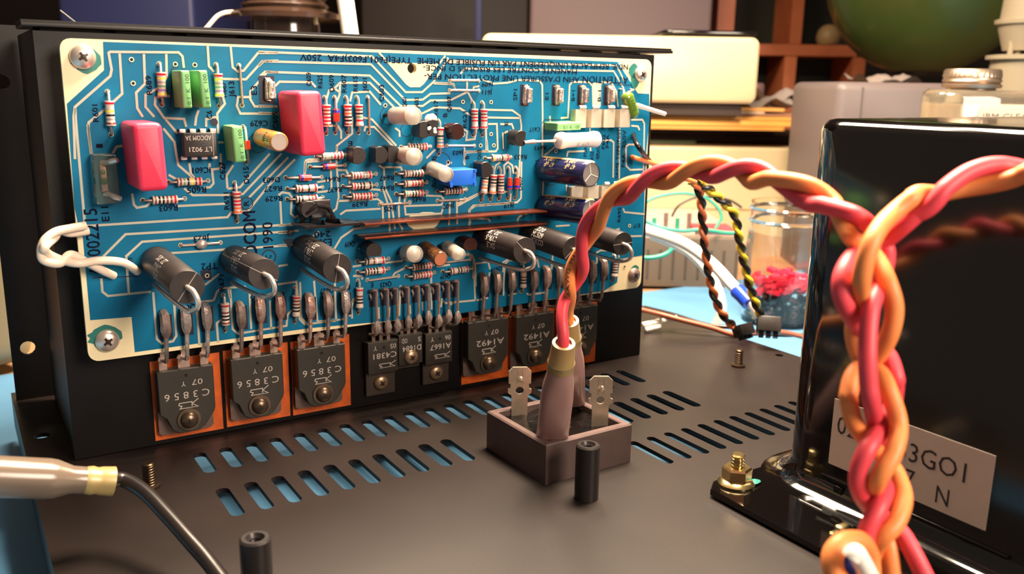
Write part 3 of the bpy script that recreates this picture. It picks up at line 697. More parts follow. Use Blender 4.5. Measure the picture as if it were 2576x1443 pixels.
# ------------------------------------------------------------------ round cans: electrolytics, clear capped capacitors, power resistors
def can_frame(base, end, h):
    a = on_y(*base, 0); b = on_y(*end, -h); z = (b - a).normalized()
    q = z.to_track_quat('Z', 'Y').to_matrix().to_4x4()
    X = Vector((1, 0, 0)); x = (X - z * X.dot(z)).normalized(); y = z.cross(x)
    M = Matrix(((x.x, y.x, z.x, a.x), (x.y, y.y, z.y, a.y), (x.z, y.z, z.z, a.z), (0, 0, 0, 1)))
    return M, (b - a).length
def around(r, z0, th0, rot=0):     # writing wrapped on a barrel: rot 0 = along the axis outwards, 1 = round it
    def f(x, y):
        if rot == 0: zz, th = z0 + x, th0 - y / r
        elif rot == 2: zz, th = z0 - x, th0 + y / r
        elif rot == 1: zz, th = z0 + y, th0 + x / r
        else: zz, th = z0 - y, th0 - x / r
        return ((r + .05) * math.cos(th), (r + .05) * math.sin(th), zz)
    return f
def leadpair(t, dx, m=None):
    for s in (-1, 1):
        mb = MB(); mb.cyl((s * dx, 0, -.4), (s * dx * .8, 0, 1.4), .32, n=6); mb.build('lead', M_TIN, t)
# navy 47 uF
for base, end, h, l in (((1367, 424), (1488, 438), 22, 'upper navy blue electrolytic can with gold print at the right of the board'), ((1369, 520), (1487, 532), 22, 'lower navy blue electrolytic can half behind the red braid')):
    M, L = can_frame(base, end, h); r = 4.15
    t = thing('electrolytic_capacitor', l, 'capacitor', M)
    mb = MB(); mb.lathe([(r * .8, .8), (r, 1.2), (r, L - 1.0), (r * .97, L - .45), (r * .86, L)], 36, caps=(1, 0)); mb.build('sleeve', M_NAVY, t)
    mb = MB(); mb.lathe([(r * .86, L - .25), (r * .82, L - .25), (r * .1, L - .25)], 30, caps=(0, 1)); mb.build('can_top', M_ALU, t)
    mb = MB()
    for k in range(3): a = PI / 2 + k * 2 * PI / 3 + .2; mb.rbox(r * .38, 0, L - .3, L - .18, r * .76, .16, 0, 0, M=Matrix.Rotation(a, 4, 'Z'))
    mb.build('vent_score', M_WPRINT2, t)
    mb = MB(); n = 6
    mb.loft([[((r + .04) * math.cos(q), (r + .04) * math.sin(q), z) for q in [1.55 + .42 * k / n for k in range(n + 1)]] for z in (1.3, L - 1.0)], 0, (0, 0), close=False)
    mb.loft([[((rr) * math.cos(q), (rr) * math.sin(q), z) for q in [1.2 + .8 * k / n for k in range(n + 1)]] for rr, z in ((r + .05, L - 3.2), (r + .05, L - 1.0), (r * .98, L - .4), (r * .87, L + .03))], 0, (0, 0), close=False)
    mb.build('gold_stripe', M_GOLDP, t, recalc=False)
    for z0 in (9.0, 18.6):
        text(t, 'print', M_GOLDP, '47 uF', around(r, z0, 2.42, 2), 4.6, 1.7); text(t, 'print', M_GOLDP, '100 V', around(r, z0 - 1.2, 1.98, 2), 4.6, 1.5)
    leadpair(t, 1.8)
# clear capped capacitors
for base, end, h, r, l, tx in (((985, 291), (1044, 291), 14, 2.55, 'clear capped capacitor at top, pointing out beside the white thermal paste', ''),
                           ((996, 391), (1046, 394), 13, 2.5, 'clear capped capacitor with dark zeros, right of the two black transistors', '000'),
                           ((1082, 421), (1125, 440), 13, 2.3, 'tilted clear capped capacitor in front of the blue trimmer', ''),
                           ((1017, 635), (1047, 639), 9, 2.55, 'clear capped capacitor below the copper bars, left of the gold one', '000'),
                           ((1120, 617), (1157, 642), 12, 2.1, 'tilted clear capped capacitor below the copper bars, right of the gold one', '1000')):
    M, L = can_frame(base, end, h); t = thing('capacitor', l, 'capacitor', M)
    mb = MB(); mb.lathe([(r * .92, 1.6), (r, 2.0), (r, L - .7), (r * .93, L - .25), (r * .78, L), (r * .1, L + .1)], 28); mb.build('clear_sleeve', M_CLEAR, t)
    mb = MB(); mb.lathe([(r * .2, 1.7), (r * .74, 1.9), (r * .76, L - 2.0), (r * .2, L - 1.2)], 20); mb.build('foil_roll', M_CLEARIN, t)
    if tx: text(t, 'print', M_INK, tx, around(r, 5.5 if h > 9 else 3.6, 3.9, 0), 2.6, 1.2)
    for s in (-1, 1):
        mb = MB(); mb.tube([(s * 1.3 - 1, 0, -.3), (s * 1.3 - 1, .2, .8), (s * .9, 0, 1.9)], .55, 8); mb.build('sleeved_lead', M_WBLK, t)
# gold cans
for base, end, h, r, ms, mt, l, tx in (((657, 345), (703, 357), 15.5, 2.5, M_GOLDS, M_ALU, 'small gold electrolytic can with silver top left of the larger red capacitor', '100'),
                                  ((1066, 622), (1109, 652), 12.5, 2.35, M_DGOLD, M_COPTOP, 'dark gold electrolytic can with copper coloured top below the copper bars', '1uF')):
    M, L = can_frame(base, end, h); t = thing('electrolytic_capacitor', l, 'capacitor', M)
    mb = MB(); mb.lathe([(r * .8, .7), (r, 1.1), (r, L - .7), (r * .95, L - .25), (r * .84, L)], 30, caps=(1, 0)); mb.build('sleeve', ms, t)
    mb = MB(); mb.lathe([(r * .84, L - .15), (r * .1, L - .15)], 26, caps=(0, 1)); mb.build('can_top', mt, t)
    text(t, 'print', M_INK, tx, around(r, L - 6, 2.2, 1), 2.6, 1.3); text(t, 'print', M_INK, '==', around(r, L - 5.5, 3.3, 0), 4.5, 1.6); leadpair(t, 1.1)
# black power resistors
LV = (((393, 655), (471, 722), 33, 3.95, 'leftmost black power resistor standing out of the board', 0),
      ((588, 652), (664, 689), 25, 3.95, 'second black power resistor from the left', 1),
      ((766, 622), (849, 674), 26, 3.95, 'third black power resistor from the left', 2),
      ((1214, 599), (1320, 630), 24.6, 3.95, 'black power resistor under the right end of the copper bars', 3),
      ((1329, 587), (1442, 627), 25.0, 3.95, 'black power resistor just left of the red and orange braid', 4),
      ((1478, 586), (1567, 613), 20, 3.85, 'rightmost black power resistor, partly behind the braid', 5))
for base, end, h, r, l, k in LV:
    M, L = can_frame(base, end, h); t = thing('power_resistor', l, 'power resistor', M)
    mb = MB(); mb.lathe([(r * .9, .6), (r, .9), (r, L - .12), (r * .98, L), (r * .1, L)], 40); mb.build('body', M_LVR, t)
    mb = MB()
    ang = [.95, 2.6, 1.4, 2.35, .75, .05][k]
    mb.rbox(0, 0, L - .05, L + .05, r * 1.98, .12, 0, 0, M=Matrix.Rotation(ang, 4, 'Z'))
    
    if k == 1: mb.rbox(r + .01, 0, L * .05, L, .08, .14, 0, 0, M=Matrix.Rotation(ang, 4, 'Z'))
    mb.build('mould_line', M_WPRINT, t)
    mb = MB(); b2 = [(0, 0), (.5, -.2), (0, 0), (.3, 0), (.3, 0), (.3, 0)][k]
    mb.tube(spline([(0, 0, L - .6), (0, 0, L + .6), (.7, -.5, L + 2.2), (1.4, -2.4, L + 3.0), (1.5, -4.6, L + 2.2), (.8, -5.9, L - .5), (0, -6.2, L - 3), (-.6, -6.3, L * .5), (-1.0, -6.2, .1)], 6), .62, 10)
    mb.build('lead', M_TIN, t)
    mt = M_WPRINT2 if k > 2 else M_WPRINT
    if k == 4:
        for tx, th in (('.220', 2.3), ('M1529', 2.85), ('MEXICO', 3.4)): text(t, 'print', mt, tx, around(r, L * .30, th, 0), len(tx) * 1.15, 1.9)
    elif k != 5:
        for tx, th in (('.22 10%', 2.2), ('LVR-5', 2.75), ('DALE', 3.3)): text(t, 'print', mt, tx, around(r, L * (.56 if k == 3 else .62), th - .35, 2), len(tx) * 1.15, 1.8)

# ------------------------------------------------------------------ black three legged transistors
def to92(face, h, spin, label, m=M_PLAST, hb=4.8, tilt=None):
    p = bd(*face, h); t = thing('transistor', label, 'transistor', bframe(p.x, p.y, 0, spin))
    r = 2.45; P = [(r * math.cos(a), r * math.sin(a)) for a in [math.radians(-128 + 256 * k / 16) + PI / 2 for k in range(17)]]
    mb = MB(); mb.prism(P, h - hb, h, e=.12); mb.build('body', m, t, sharp=30)
    for k in (-1, 0, 1):
        mb = MB(); mb.tube([(k * 2.0, 0, -.3), (k * 2.0, 0, .6), (k * 1.27, -.2, max(1.0, h - hb - .4)), (k * 1.27, -.2, h - hb + .2)], .26, 6); mb.build('lead', M_TIN, t)
    return t
to92((901, 391), 6.5, -1.6, 'black transistor below the bare jumper J601, left of another black transistor')
to92((957, 390), 6.5, -1.6, 'black transistor touching the second clear capped capacitor')
to92((988, 388), 5.6, -1.6, 'black transistor hidden behind the second clear capped capacitor')
a = to92((1067, 326), 6.5, -1.6, 'black transistor smeared with white thermal paste, behind the top clear capacitor')
b = to92((1090, 322), 6.5, 1.6, 'black transistor right of the white thermal paste blob, printed Q603')
mb = MB(); p = bd(1083, 312, 5.2)
for k in range(9):
    q = (random.uniform(-1.2, 1.2), random.uniform(-2.6, 2.6)); mb.lathe([(.1, -.6), (.7, -.4), (1.0 + .4 * random.random(), .2), (.5, 1.0), (.05, 1.3)], 9, 0, Matrix.Translation((q[0], q[1], .2 * random.random())))
tag(mb.build('thermal_paste', M_PASTE, None, bframe(p.x, p.y, 5.4)), 'smear of white thermal paste between two black transistors at the top of the board', 'paste')
to92((1150, 331), 6.2, -1.3, 'transistor with reddish brown face, printed Q607', M_PLASTB)
t5 = to92((1312, 348), 7.2, 1.5, 'black transistor left of the white tubular resistor')
text(t5, 'print', M_WPRINT, 'C1845', lambda x, y: (-2.0 + x * 1.0, -1.52, 3.2 + y), 3.6, 1.3)
to92((1222, 427), 6.6, -1.5, 'black transistor touching the right side of the blue trimmer')
to92((941, 632), 6.8, 0, 'black transistor with flat face down, left of the clear capacitor under the copper bars')
to92((1184, 617), 6.4, 0, 'black transistor under the right half of the copper bars', M_PLASTB)
to92((779, 528), 5.0, .5, 'black transistor held in the black spring clip')

# ------------------------------------------------------------------ chip, clear cover, trimmer, clip, copper bars, fuse clips
a = bd(460, 334, 4.6); b = bd(542, 334, 4.6); c = bd(548, 393, 4.6); cx, cy = (a.x + c.x) / 2, (a.y + c.y) / 2
t = thing('chip', 'black eight legged chip with grey lettering below the green capacitor pair', 'chip', bframe(cx, cy))
mb = MB(); wx, hy = abs(c.x - a.x), abs(a.y - c.y)
mb.rbox(0, 0, 1.0, 4.6, wx, hy, .15, .25, .3); mb.build('body', M_PLAST, t)
mb = MB(); mb.box(wx / 2 - 1.05, wx / 2 - .95, -hy / 2 + .1, hy / 2 - .1, 4.58, 4.64); mb.build('index_line', M_WPRINT, t)
for k in range(4):
    for s in (-1, 1):
        x = (-1.5 + k) * 2.54; mb = MB()
        mb.box(x - .75, x + .75, s * (hy / 2 - .1) if s > 0 else -(hy / 2 + .85), hy / 2 + .85 if s > 0 else -(hy / 2 - .1), 2.5, 2.8, bev=.08); mb.box(x - .5, x + .5, s * hy / 2 + (.5 if s > 0 else -.85), s * hy / 2 + (.85 if s > 0 else -.5), -.2, 2.7)
        mb.build('pin', M_TIN, t)
text(t, 'print', M_WPRINT, 'ADCOM 3A', flatf((wx / 2 - 1.4, 2.3, 0), PI, 4.65), 6.4, 1.25); text(t, 'print', M_WPRINT, 'LT 9021', flatf((wx / 2 - 1.4, -.6, 0), PI, 4.65), 5.6, 1.25)

a, b, c = bd(234, 388, 3), bd(293, 386, 3), bd(298, 510, 3); cx, cy = (a.x + c.x) / 2, (a.y + c.y) / 2; wx, hy = abs(b.x - a.x), abs(b.y - c.y)
t = thing('indicator_cover', 'clear plastic box with shiny bent pins at the left edge of the board', 'plastic cover', bframe(cx, cy))
mb = MB(); mb.rbox(0, 0, .2, 4.2, wx, hy, .3, .3); mb.build('clear_box', mat('clear_box_plastic', (240, 234, 216), .05, trans=.97, ior=1.36), t)
for s in (-1, 1):
    mb = MB(); mb.tube([(-.4, s * hy * .32, .4), (.4, s * hy * .31, 2.0), (1.6, s * hy * .36, 4.6), (2.6, s * hy * .39, 5.6)], [.5, .6, .8, .6], 8); mb.build('bent_pin', M_TIN, t)
mb = MB(); mb.rbox(-.4, -.6, .5, 2.0, 1.3, 1.6, .2, .2, mi=0); mb.rbox(-.4, 1.6, .5, 1.6, 1.0, 1.0, .2, .2, mi=1); mb.rbox(-.2, .2, .3, .9, 1.6, 7, .2, .2, mi=2); mb.build('lamp_insert', [mat('dark_green_insert', (28, 84, 38), .3), M_MYLAR, M_DTIN], t)

a, b, c = bd(1132, 430, 9), bd(1199, 424, 9), bd(1200, 463, 9); cx, cy = (a.x + c.x) / 2, (a.y + c.y) / 2; wx, hy = abs(b.x - a.x), abs(b.y - c.y)
t = thing('trimmer', 'square blue trimming potentiometer at the middle right of the board', 'trimmer', bframe(cx, cy))
mb = MB(); mb.rbox(0, 0, .6, 8.6, wx, hy, .1, .12)
for sx in (-1, 1):
    for sy in (-1, 1): mb.box(sx * wx / 2 - (.9 if sx > 0 else 0), sx * wx / 2 + (.9 if sx < 0 else 0), sy * hy / 2 - (.8 if sy > 0 else .35), sy * hy / 2 + (.8 if sy < 0 else .0), 8.5, 9.0)
mb.build('case', M_TRIM, t)
for k in (-1, 0, 1): mb = MB(); mb.cyl((k * 2.5, .5, -.3), (k * 2.5, .5, .8), .3, n=6); mb.build('pin', M_TIN, t)

# spring clip on the transistor
pts = [on_y(732, 561, -2.5), on_y(770, 583, -12), on_y(908, 563, -11), on_y(875, 544, -2.5)]
zc = sum(p.z for p in pts) / 4
t = thing('spring_clip', 'shiny black spring clip with slots holding a transistor left of the copper bars', 'clip', Matrix.Translation((0, 0, zc)))
mb = MB(); O = [(p.x, p.y) for p in pts]
def lerp2(u, w): return tuple((Vector(O[0]) * (1 - u) + Vector(O[3]) * u) * (1 - w) + (Vector(O[1]) * (1 - u) + Vector(O[2]) * u) * w)
H = [[lerp2(.22, .3), lerp2(.27, .85), lerp2(.42, .85), lerp2(.37, .3)], [lerp2(.5, .3), lerp2(.56, .85), lerp2(.74, .85), lerp2(.68, .3)]]
mb.holed(O, H, -.3, .3); mb.build('slotted_plate', M_CLIP, t)
for u in (.24, .52):
    mb = MB(); q = [lerp2(u, .3), lerp2(u + .05, .9), lerp2(u + .2, .9), lerp2(u + .15, .3)]
    L = []
    for k in range(7):
        f = k / 6; zz = 1.5 * math.sin(PI * f)
        L.append([(q[0][0] + (q[3][0] - q[0][0]) * f * .6, q[0][1] + .2, zz), (q[1][0] + (q[2][0] - q[1][0]) * f * .6, q[1][1] + .4, zz)])
    mb.loft(L, 0, (0, 0), close=False); mb.loft([[(x, y, z + .25) for x, y, z in l] for l in L], 0, (0, 0), close=False); mb.build('tongue', M_CLIP, t)
mb = MB(); p = bd(800, 520, 3); mb.box(p.x - 2.5, p.x + 3, -4.6, -1.5, p.y - zc - 3, p.y - zc + 2.2, bev=.3); mb.tube([(p.x - 5, -3, .2), (p.x - 4, -4.5, 3), (p.x - 1, -5, 5.2), (p.x + 2.4, -4.6, 4.2), (p.x + 4.6, -3.6, .2)], .7, 8); mb.build('clip_spring', M_CLIP, t)

for a, b, bk, l in (((919, 565), (1377, 532), (894, 554), 'upper varnished copper bar across the middle of the board'), ((919, 600), (1377, 563), (894, 590), 'lower varnished copper bar across the middle of the board')):
    A = on_y(*a, -7.5); B = on_y(*b, -7.5); z = (A.z + B.z) / 2; x0, x1 = A.x, B.x
    t = thing('copper_bar', l, 'copper bar', Matrix.Translation((0, 0, z)))
    mb = MB(); mb.box(x0, x1, -7.5, -.9, -.28, .28, bev=.06); mb.build('strip', M_COPBAR, t)
    mb = MB()
    for k in range(7):
        x = x0 + 4 + (x1 - x0 - 8) * k / 6; mb.box(x - .7, x + .7, -1.2, .5, -.25, .25)
    mb.build('foot', M_COPBAR, t)
    mb = MB(); mb.box(x0 - .3, x1 - 4, -2.4, -.7, .3, .42); mb.build('insulating_tape', M_CLIP, t)

def fuse_clip(s, label, group=None):
    (x0, y0), (x1, y1) = px(s); a = bd(x0, y0, 5); b = bd(x1, y1, 5); hh = abs(a.y - b.y) / 2; wx = abs(b.x - a.x)
    t = thing('fuse_clip', label, 'fuse clip', bframe((a.x + b.x) / 2, (a.y + b.y) / 2))
    for sx in (-1, 1):
        pf = [(.25, .4), (.3, 2.6), (.5, 4.4), (1.1, 5.4), (wx * .32, 5.7), (wx * .46, 5.3), (wx * .5, 4.2), (wx * .48, 3.2)]
        mb = MB(); L = []
        for x, z in pf: L.append([(sx * x, -hh, z), (sx * x, hh, z), (sx * (x + .05), hh, z - .28), (sx * (x + .05), -hh, z - .28)])
        mb.loft(L); mb.build('spring_arm', M_FUSE, t)
        mb = MB(); L = []
        for k, (dy, z) in enumerate(((0, 5.4), (.7, 5.9), (1.3, 5.5))):
            L.append([(sx * wx * .12, hh + dy - .1, z), (sx * wx * .34, hh + dy - .1, z), (sx * wx * .34, hh + dy, z - .25), (sx * wx * .12, hh + dy, z - .25)])
        mb.loft(L); mb.build('stop_tab', M_FUSE, t)
    mb = MB(); mb.box(-wx * .25, wx * .25, -hh * .8, hh * .8, .1, .5); mb.build('base', M_FUSE, t)
fuse_clip('C:1603,812 1853,975', 'tin fuse clip at the upper right of the board, left one of its pair')
fuse_clip('C:1862,812 2112,972', 'tin fuse clip at the upper right of the board, beside the olive green capacitor')
fuse_clip('F:1205,385 1515,500', 'tin fuse clip seen between the two navy capacitors')
fuse_clip('F:1530,372 1740,510', 'tin fuse clip partly behind the braid, right of the navy capacitors')

# white tubular resistor standing off the board
A = on_y(1398, 354, -9); B = on_y(1507, 350, -9); d = B - A
t = thing('tubular_resistor', 'large white coated resistor with bulged ends lying above the navy capacitors', 'resistor', Matrix.Translation(A) @ Matrix.Rotation(-math.atan2(d.z, d.x), 4, 'Y'))
L = d.length; r = 2.55; X = Matrix.Rotation(PI / 2, 4, 'Y')
mb = MB(); mb.lathe([(.3, 0), (1.6, .1), (2.5, .9), (2.7, 2.2), (2.35, 4.2), (2.3, L / 2), (2.35, L - 4.2), (2.7, L - 2.2), (2.5, L - .9), (1.6, L - .1), (.3, L)], 26, 0, X); mb.build('body', M_CERAM, t)
mb = MB(); mb.tube([(.3, 0, 0), (-2.2, 0, 0), (-6, .6, -.1), (-10.5, 1.4, -.3)], [.5, .4, .4, .5], 8); mb.tube([(-6, .6, -.1), (-7.6, 1, -.15), (-10.8, 1.4, -.3)], [.2, .75, .5], 8); mb.build('lead', M_TIN, t)
text(t, 'print', M_WPRINT, 'RNX2', lambda x, y, L=L: (L * .42 + x, -math.sqrt(max(.1, 2.36 ** 2 - (y - .0) ** 2)), .1 + y), L * .34, 1.7); text(t, 'print', M_WPRINT, '5.60 J', lambda x, y, L=L: (L * .40 + x, -math.sqrt(max(.1, 2.36 ** 2 - (y - 2.1) ** 2)), -2.1 + y), L * .36, 1.5)

# olive mylar capacitor
A = bd(1574, 244, 3.5); B = bd(1600, 286, 6)
t = thing('dipped_capacitor', 'glossy olive green dipped capacitor at the top right of the board', 'capacitor', bframe((A.x + B.x) / 2, (A.y + B.y) / 2, 4.2, math.atan2(B.y - A.y, B.x - A.x)))
L = (B - A).length + 3.4; mb = MB(); mb.rbox(0, 0, -2.0, 2.0, L, 4.4, 2.0, 1.6, 1.6, 5); mb.build('body', M_MYLAR, t)
text(t, 'print', M_GPRINT, '100J', flatf((-1.8, -.5, 0), 0, 2.04), 3.6, 1.3)
iv = t.matrix_world.inverted()
for q, e in (((1558, 224), -.9), ((1585, 224), .9)):
    p = iv @ (on_y(*q, 0) * MM) / MM; mb = MB(); mb.tube([(p.x, p.y, p.z), (p.x * .9 - .3, p.y * .9, p.z + 2.4), (-L / 2 + .4, e, 0)], .36, 8); mb.build('lead', M_TIN, t)
A = on_y(1606, 266, -5); B = on_y(1674, 287, -7)
t = thing('nylon_spike', 'thin white square spike sticking out past the right edge of the board', 'spike', Matrix.Translation(A))
d = B - A; mb = MB(); mb.tube([(0, 2, .6), (0, 0, 0), d * .25, d], [.5, .9, .75, .75], 4); mb.build('shaft', M_WWHT, t)

# ------------------------------------------------------------------ power transistors on orange film, screwed to the heat sink
SYM = [[(0, 0), (-2.0, -1.1), (-.2, -2.0), (-5.6, -2.0), (-5.0, -1.4), (-5.9, -1.1), (-5.7, -.6), (-2.0, -.6), (-2.0, -1.75)]]
POWER = (((395, 940), (536, 914), (376, 910), (551, 886), 'C3856', 'first power transistor from the left, stamped C3856'),
         ((576, 904), (715, 889), (560, 880), (723, 863), 'C3856', 'second power transistor from the left, stamped C3856'),
         ((743, 878), (872, 866), (730, 860), (878, 840), 'C3856', 'third power transistor from the left, stamped C3856'),
         ((1173, 811), (1284, 800), (1161, 801), (1281, 784), 'A1492', 'power transistor stamped A1492, left one of three at the right'),
         ((1295, 798), (1398, 784), (1286, 788), (1395, 768), 'A1492', 'power transistor stamped A1492, middle one behind the purple boot'),
         ((1412, 781), (1508, 766), (1404, 772), (1502, 752), 'A1492', 'rightmost power transistor stamped A1492, half hidden by the braid'))
PT = ['first', 'second', 'third', 'fourth', 'fifth', 'sixth']
for i, (tl, tr, il, ir, tx, l) in enumerate(POWER):
    a, b = on_y(*tl, 2.8), on_y(*tr, 2.8); q, r_ = on_y(*il, 7.9), on_y(*ir, 7.9)
    xc = (a.x + b.x) / 2; zt = (a.z + b.z) / 2; w = 15.4 if i > 2 else 14.8; xi = (q.x + r_.x) / 2; zi = (q.z + r_.z) / 2; wi = r_.x - q.x
    mb = MB(); mb.box(-wi / 2, wi / 2, -23, 0, 0, .12)
    tag(mb.build('insulating_film', M_MICA, None, bframe(xi, zi, -7.95)), 'orange insulating film under the %s power transistor from the left' % PT[i], 'insulator')
    t = thing('power_transistor', l, 'power transistor', bframe(xc, zt, -7.8))
    h = 5.0; wb = w / 2
    P = [(-wb, 0), (-wb, -12.2), (-wb + 1.6, -13.6), (-wb + 3.0, -17.2), (-2.6, -18.4), (2.6, -18.4), (wb - 3.0, -17.2), (wb - .3, -13.4), (wb, -12.2), (wb, 0)]
    mb = MB(); mb.prism(P, 1.6, h, e=.22); mb.build('body', M_POWER, t, sharp=25)
    mb = MB(); mb.prism([(-wb, -.8), (-wb, -18.6), (-wb + .8, -19.4), (wb - .8, -19.4), (wb, -18.6), (wb, -.8)], 0, 1.6); mb.build('mounting_tab', mat('tab_metal_dark', (120, 100, 92), .45, metal=.6, var=.3, vs=200), t)
    for k in (-1, 0, 1):
        hw = 1.55 if k == 0 else 1.05; x = k * 5.45
        mb = MB(); L = []
        for y, ww, z in ((-.3, hw, 3.0), (1.6, hw, 3.0), (2.6, hw * .95, 3.0), (2.7, hw * 1.15, 3.0), (3.6, hw * .9, 3.0), (3.7, .55, 3.0), (5.2, .5, 3.0), (zt and BB - zt + .2, .45, 3.2)):
            L.append([(x - ww, y, z - .3), (x + ww, y, z - .3), (x + ww, y, z + .3), (x - ww, y, z + .3)])
        mb.loft(L); mb.build('lead', mat('greasy_tinned_lead', (176, 150, 138), .42, metal=.55, var=.25, vs=500), t)
    mb = MB(); mb.cyl((0, -1.9, h - .1), (0, -1.9, h + .03), .45, n=10); mb.build('index_dimple', M_DARKHOLE, t)
    text(t, 'print', M_WPRINT, '07', flatf((4.3 if i < 3 else 3.8, -3.4, 0), PI, h + .05), 2.9, 1.7)
    text(t, 'print', M_WPRINT, 'Y', flatf((-.2, -3.6, 0), PI, h + .05), 1.2, 1.5)
    text(t, 'print', M_WPRINT, tx if i > 2 else ' '.join(tx), flatf((6.0, -6.6, 0), PI, h + .05), 10.6 if i > 2 else 12.0, 2.1)
    mb = MB()
    for L in SYM: mb.ribbon([(x * .9 + 2.9, y * 1.15 - 9.0) for x, y in L], .26, h + .05)
    mb.build('stamped_symbol', M_WPRINT, t, recalc=False)
    screw(bframe(xc, zt - 14.6, -(7.8 - h)), 2.35, 'dark screw with washer holding the %s power transistor from the left' % PT[i], M_DSCREW, .75, 'machine_screw', True)

# small driver transistors
for (x0, y0), (x1, y1), dz, tab, tx, sub, lx, l, so, r in (
        ((926, 864), (1001, 864), 10.2, 18.0, 'C4381', ('05', 'Y'), (2.5, 0, -2.5), 'driver transistor stamped C4381, left of the small one with a screw through it', 'brassy screw under the driver transistor stamped C4381', 2.15),
        ((1003, 845), (1063, 842), 0, 11.6, 'D1684', ('S', 'OD'), (2.3, 0, -2.3), 'small driver transistor stamped D1684 between its two taller neighbours', 'brassy screw through the small transistor stamped D1684', 2.1),
        ((1071, 842), (1138, 838), 10.2, 17.6, 'A1667', ('06', 'Y'), (2.5, 0, -2.5), 'driver transistor stamped A1667, left of the orange backed transistors', 'brassy screw under the driver transistor stamped A1667', 2.15)):
    a, b = on_y(x0, y0, 4.2), on_y(x1, y1, 4.2); w = b.x - a.x; xc = (a.x + b.x) / 2; zt = a.z
    t = thing('driver_transistor', l, 'transistor', bframe(xc, zt, -7.9)); H = 3.6
    mb = MB(); mb.box(-w / 2 + .1, w / 2 - .1, -tab, -.4, 0, 1.3, bev=.1); mb.build('mounting_tab', mat('tab_plastic_dark', (58, 48, 42), .4, var=.2, vs=300), t)
    mb = MB(); mb.box(-w / 2, w / 2, -(dz or 9.8), 0, 1.3, H, bev=.18); mb.build('body', M_POWER, t, sharp=25)
    for x in lx:
        mb = MB(); mb.box(x - .55, x + .55, -.2, 5.5, 1.6, 2.2); mb.box(x - .35, x + .35, 5.4, BB - zt - 1.5, 1.65, 2.15); mb.build('lead', M_DTIN, t)
    dd = 1.0 if dz else .3
    text(t, 'print', M_WPRINT, sub[0], flatf((w / 2 - .6, -1.2, 0), PI, H + .04), 2.0 if len(sub[0]) > 1 else 1.0, 1.6); text(t, 'print', M_WPRINT, sub[1], flatf((-w / 2 + 3, -1.2, 0), PI, H + .04), 1.2 if len(sub[1]) == 1 else 1.9, 1.6)
    text(t, 'print', M_WPRINT, tx, flatf((w / 2 - .5, -3.7, 0), PI, H + .04), w * .78, 1.9)
    if dz:
        mb = MB(); mb.ribbon([(x * .95 + w / 2 - .8, y * .9 - 6.7) for x, y in SYM[0]], .22, H + .04); mb.build('stamped_symbol', M_WPRINT, t, recalc=False)
        mb = MB(); mb.cyl((.3, -2.0, H - .1), (.3, -2.0, H + .02), .55, n=12); mb.build('index_dimple', M_DARKHOLE, t)
    zs = -14.0 if dz else -7.4
    screw(bframe(xc, zt + zs, -(7.9 - (1.3 if dz else H))), r * 1.12, so, M_BRASSSCREW, .55, 'machine_screw')

# ------------------------------------------------------------------ bridge rectifier, its blades and the booted connectors
BM = Matrix.Translation((109.6, -53.4, 0)) @ Matrix.Rotation(math.radians(1.2), 4, 'Z')
t = thing('bridge_rectifier', 'square grey brown rectifier block with an open black filled top on the chassis', 'rectifier', BM)
s2 = 14.25
mb = MB(); mb.loft([[(sx * q, sy * q, z) for sx, sy in ((1, 1), (-1, 1), (-1, -1), (1, -1))] for q, z in ((s2, .02), (s2, 10.6), (s2 - .4, 11), (s2 - 1.9, 11), (s2 - 2.2, 10.7), (s2 - 2.2, 8.6))], caps=(1, 1))
mb.build('case', M_BRIDGE, t, sharp=25)
mb = MB(); g = 14; L = []
for i in range(g + 1): L.append([(-12.04 + 24.08 * i / g, -12.04 + 24.08 * j / g, 8.9 + .35 * math.sin(i * 1.3 + j * .7) * math.cos(j * 1.1 - i * .4) + .25 * random.random()) for j in range(g + 1)])
mb.loft(L, 0, (0, 0), close=False); mb.build('potting', M_POT, t)
mb = MB(); mb.lathe([(1.1, 0), (1.4, .15), (.6, .35)], 12, M=Matrix.Translation((-7.2, -3.4, 9.1)) @ Matrix.Diagonal((1.5, 1, 1, 1))); mb.build('red_paint_dot', mat('red_paint', (206, 30, 50), .35), t)
mb = MB()
for k in range(7): mb.lathe([(.2, 0), (.9, .3), (.7, .9), (.1, 1.3)], 8, M=Matrix.Translation((4 + random.uniform(-1, 1), 2 + random.uniform(-1.4, 1.4), 9 + random.random() * .6)))
mb.build('glue_residue', mat('yellow_residue', (176, 160, 92), .5, bump=.4, bs=900), t)
def blade(M, H=15.5):
    mb = MB(); w = 3.15
    out = [(-w * .72, 0), (-w * .72, H * .42), (-w * .8, H * .45), (-w, H * .47), (-w * 1.05, H * .5), (-w * 1.05, H * .55), (-w * .85, H * .57), (-w * .8, H * .66), (-w, H * .68), (-w, H - 1.2), (-w + 1.2, H)]
    out = out + [(-x, y) for x, y in reversed(out)]
    mb.holed(out, [ring(0, H * .53, 1.15, 16)], -.4, .4, M=M @ Matrix.Rotation(PI / 2, 4, 'X'))
    for sx in (-.75, .75): mb.box(sx - .06, sx + .06, -.46, -.38, H * .66, H - .6, 1, M)
    mb.lathe([(.95, 0), (.8, .12), (.1, .16)], 14, 0, M @ Matrix.Translation((0, -.4, H * .76)) @ Matrix.Rotation(PI / 2, 4, 'X'))
    mb.build('blade_terminal', [M_TAB, M_DTIN], t)
def rel(P): return BM.inverted() @ P
pa = rel(on_z(1306, 1046, 8.8)); pb = rel(on_z(1508, 1072, 8.8))
blade(Matrix.Translation(pa) @ Matrix.Rotation(-.5, 4, 'Z'), 14.5); blade(Matrix.Translation(pb) @ Matrix.Rotation(-.55, 4, 'Z'), 14.5)
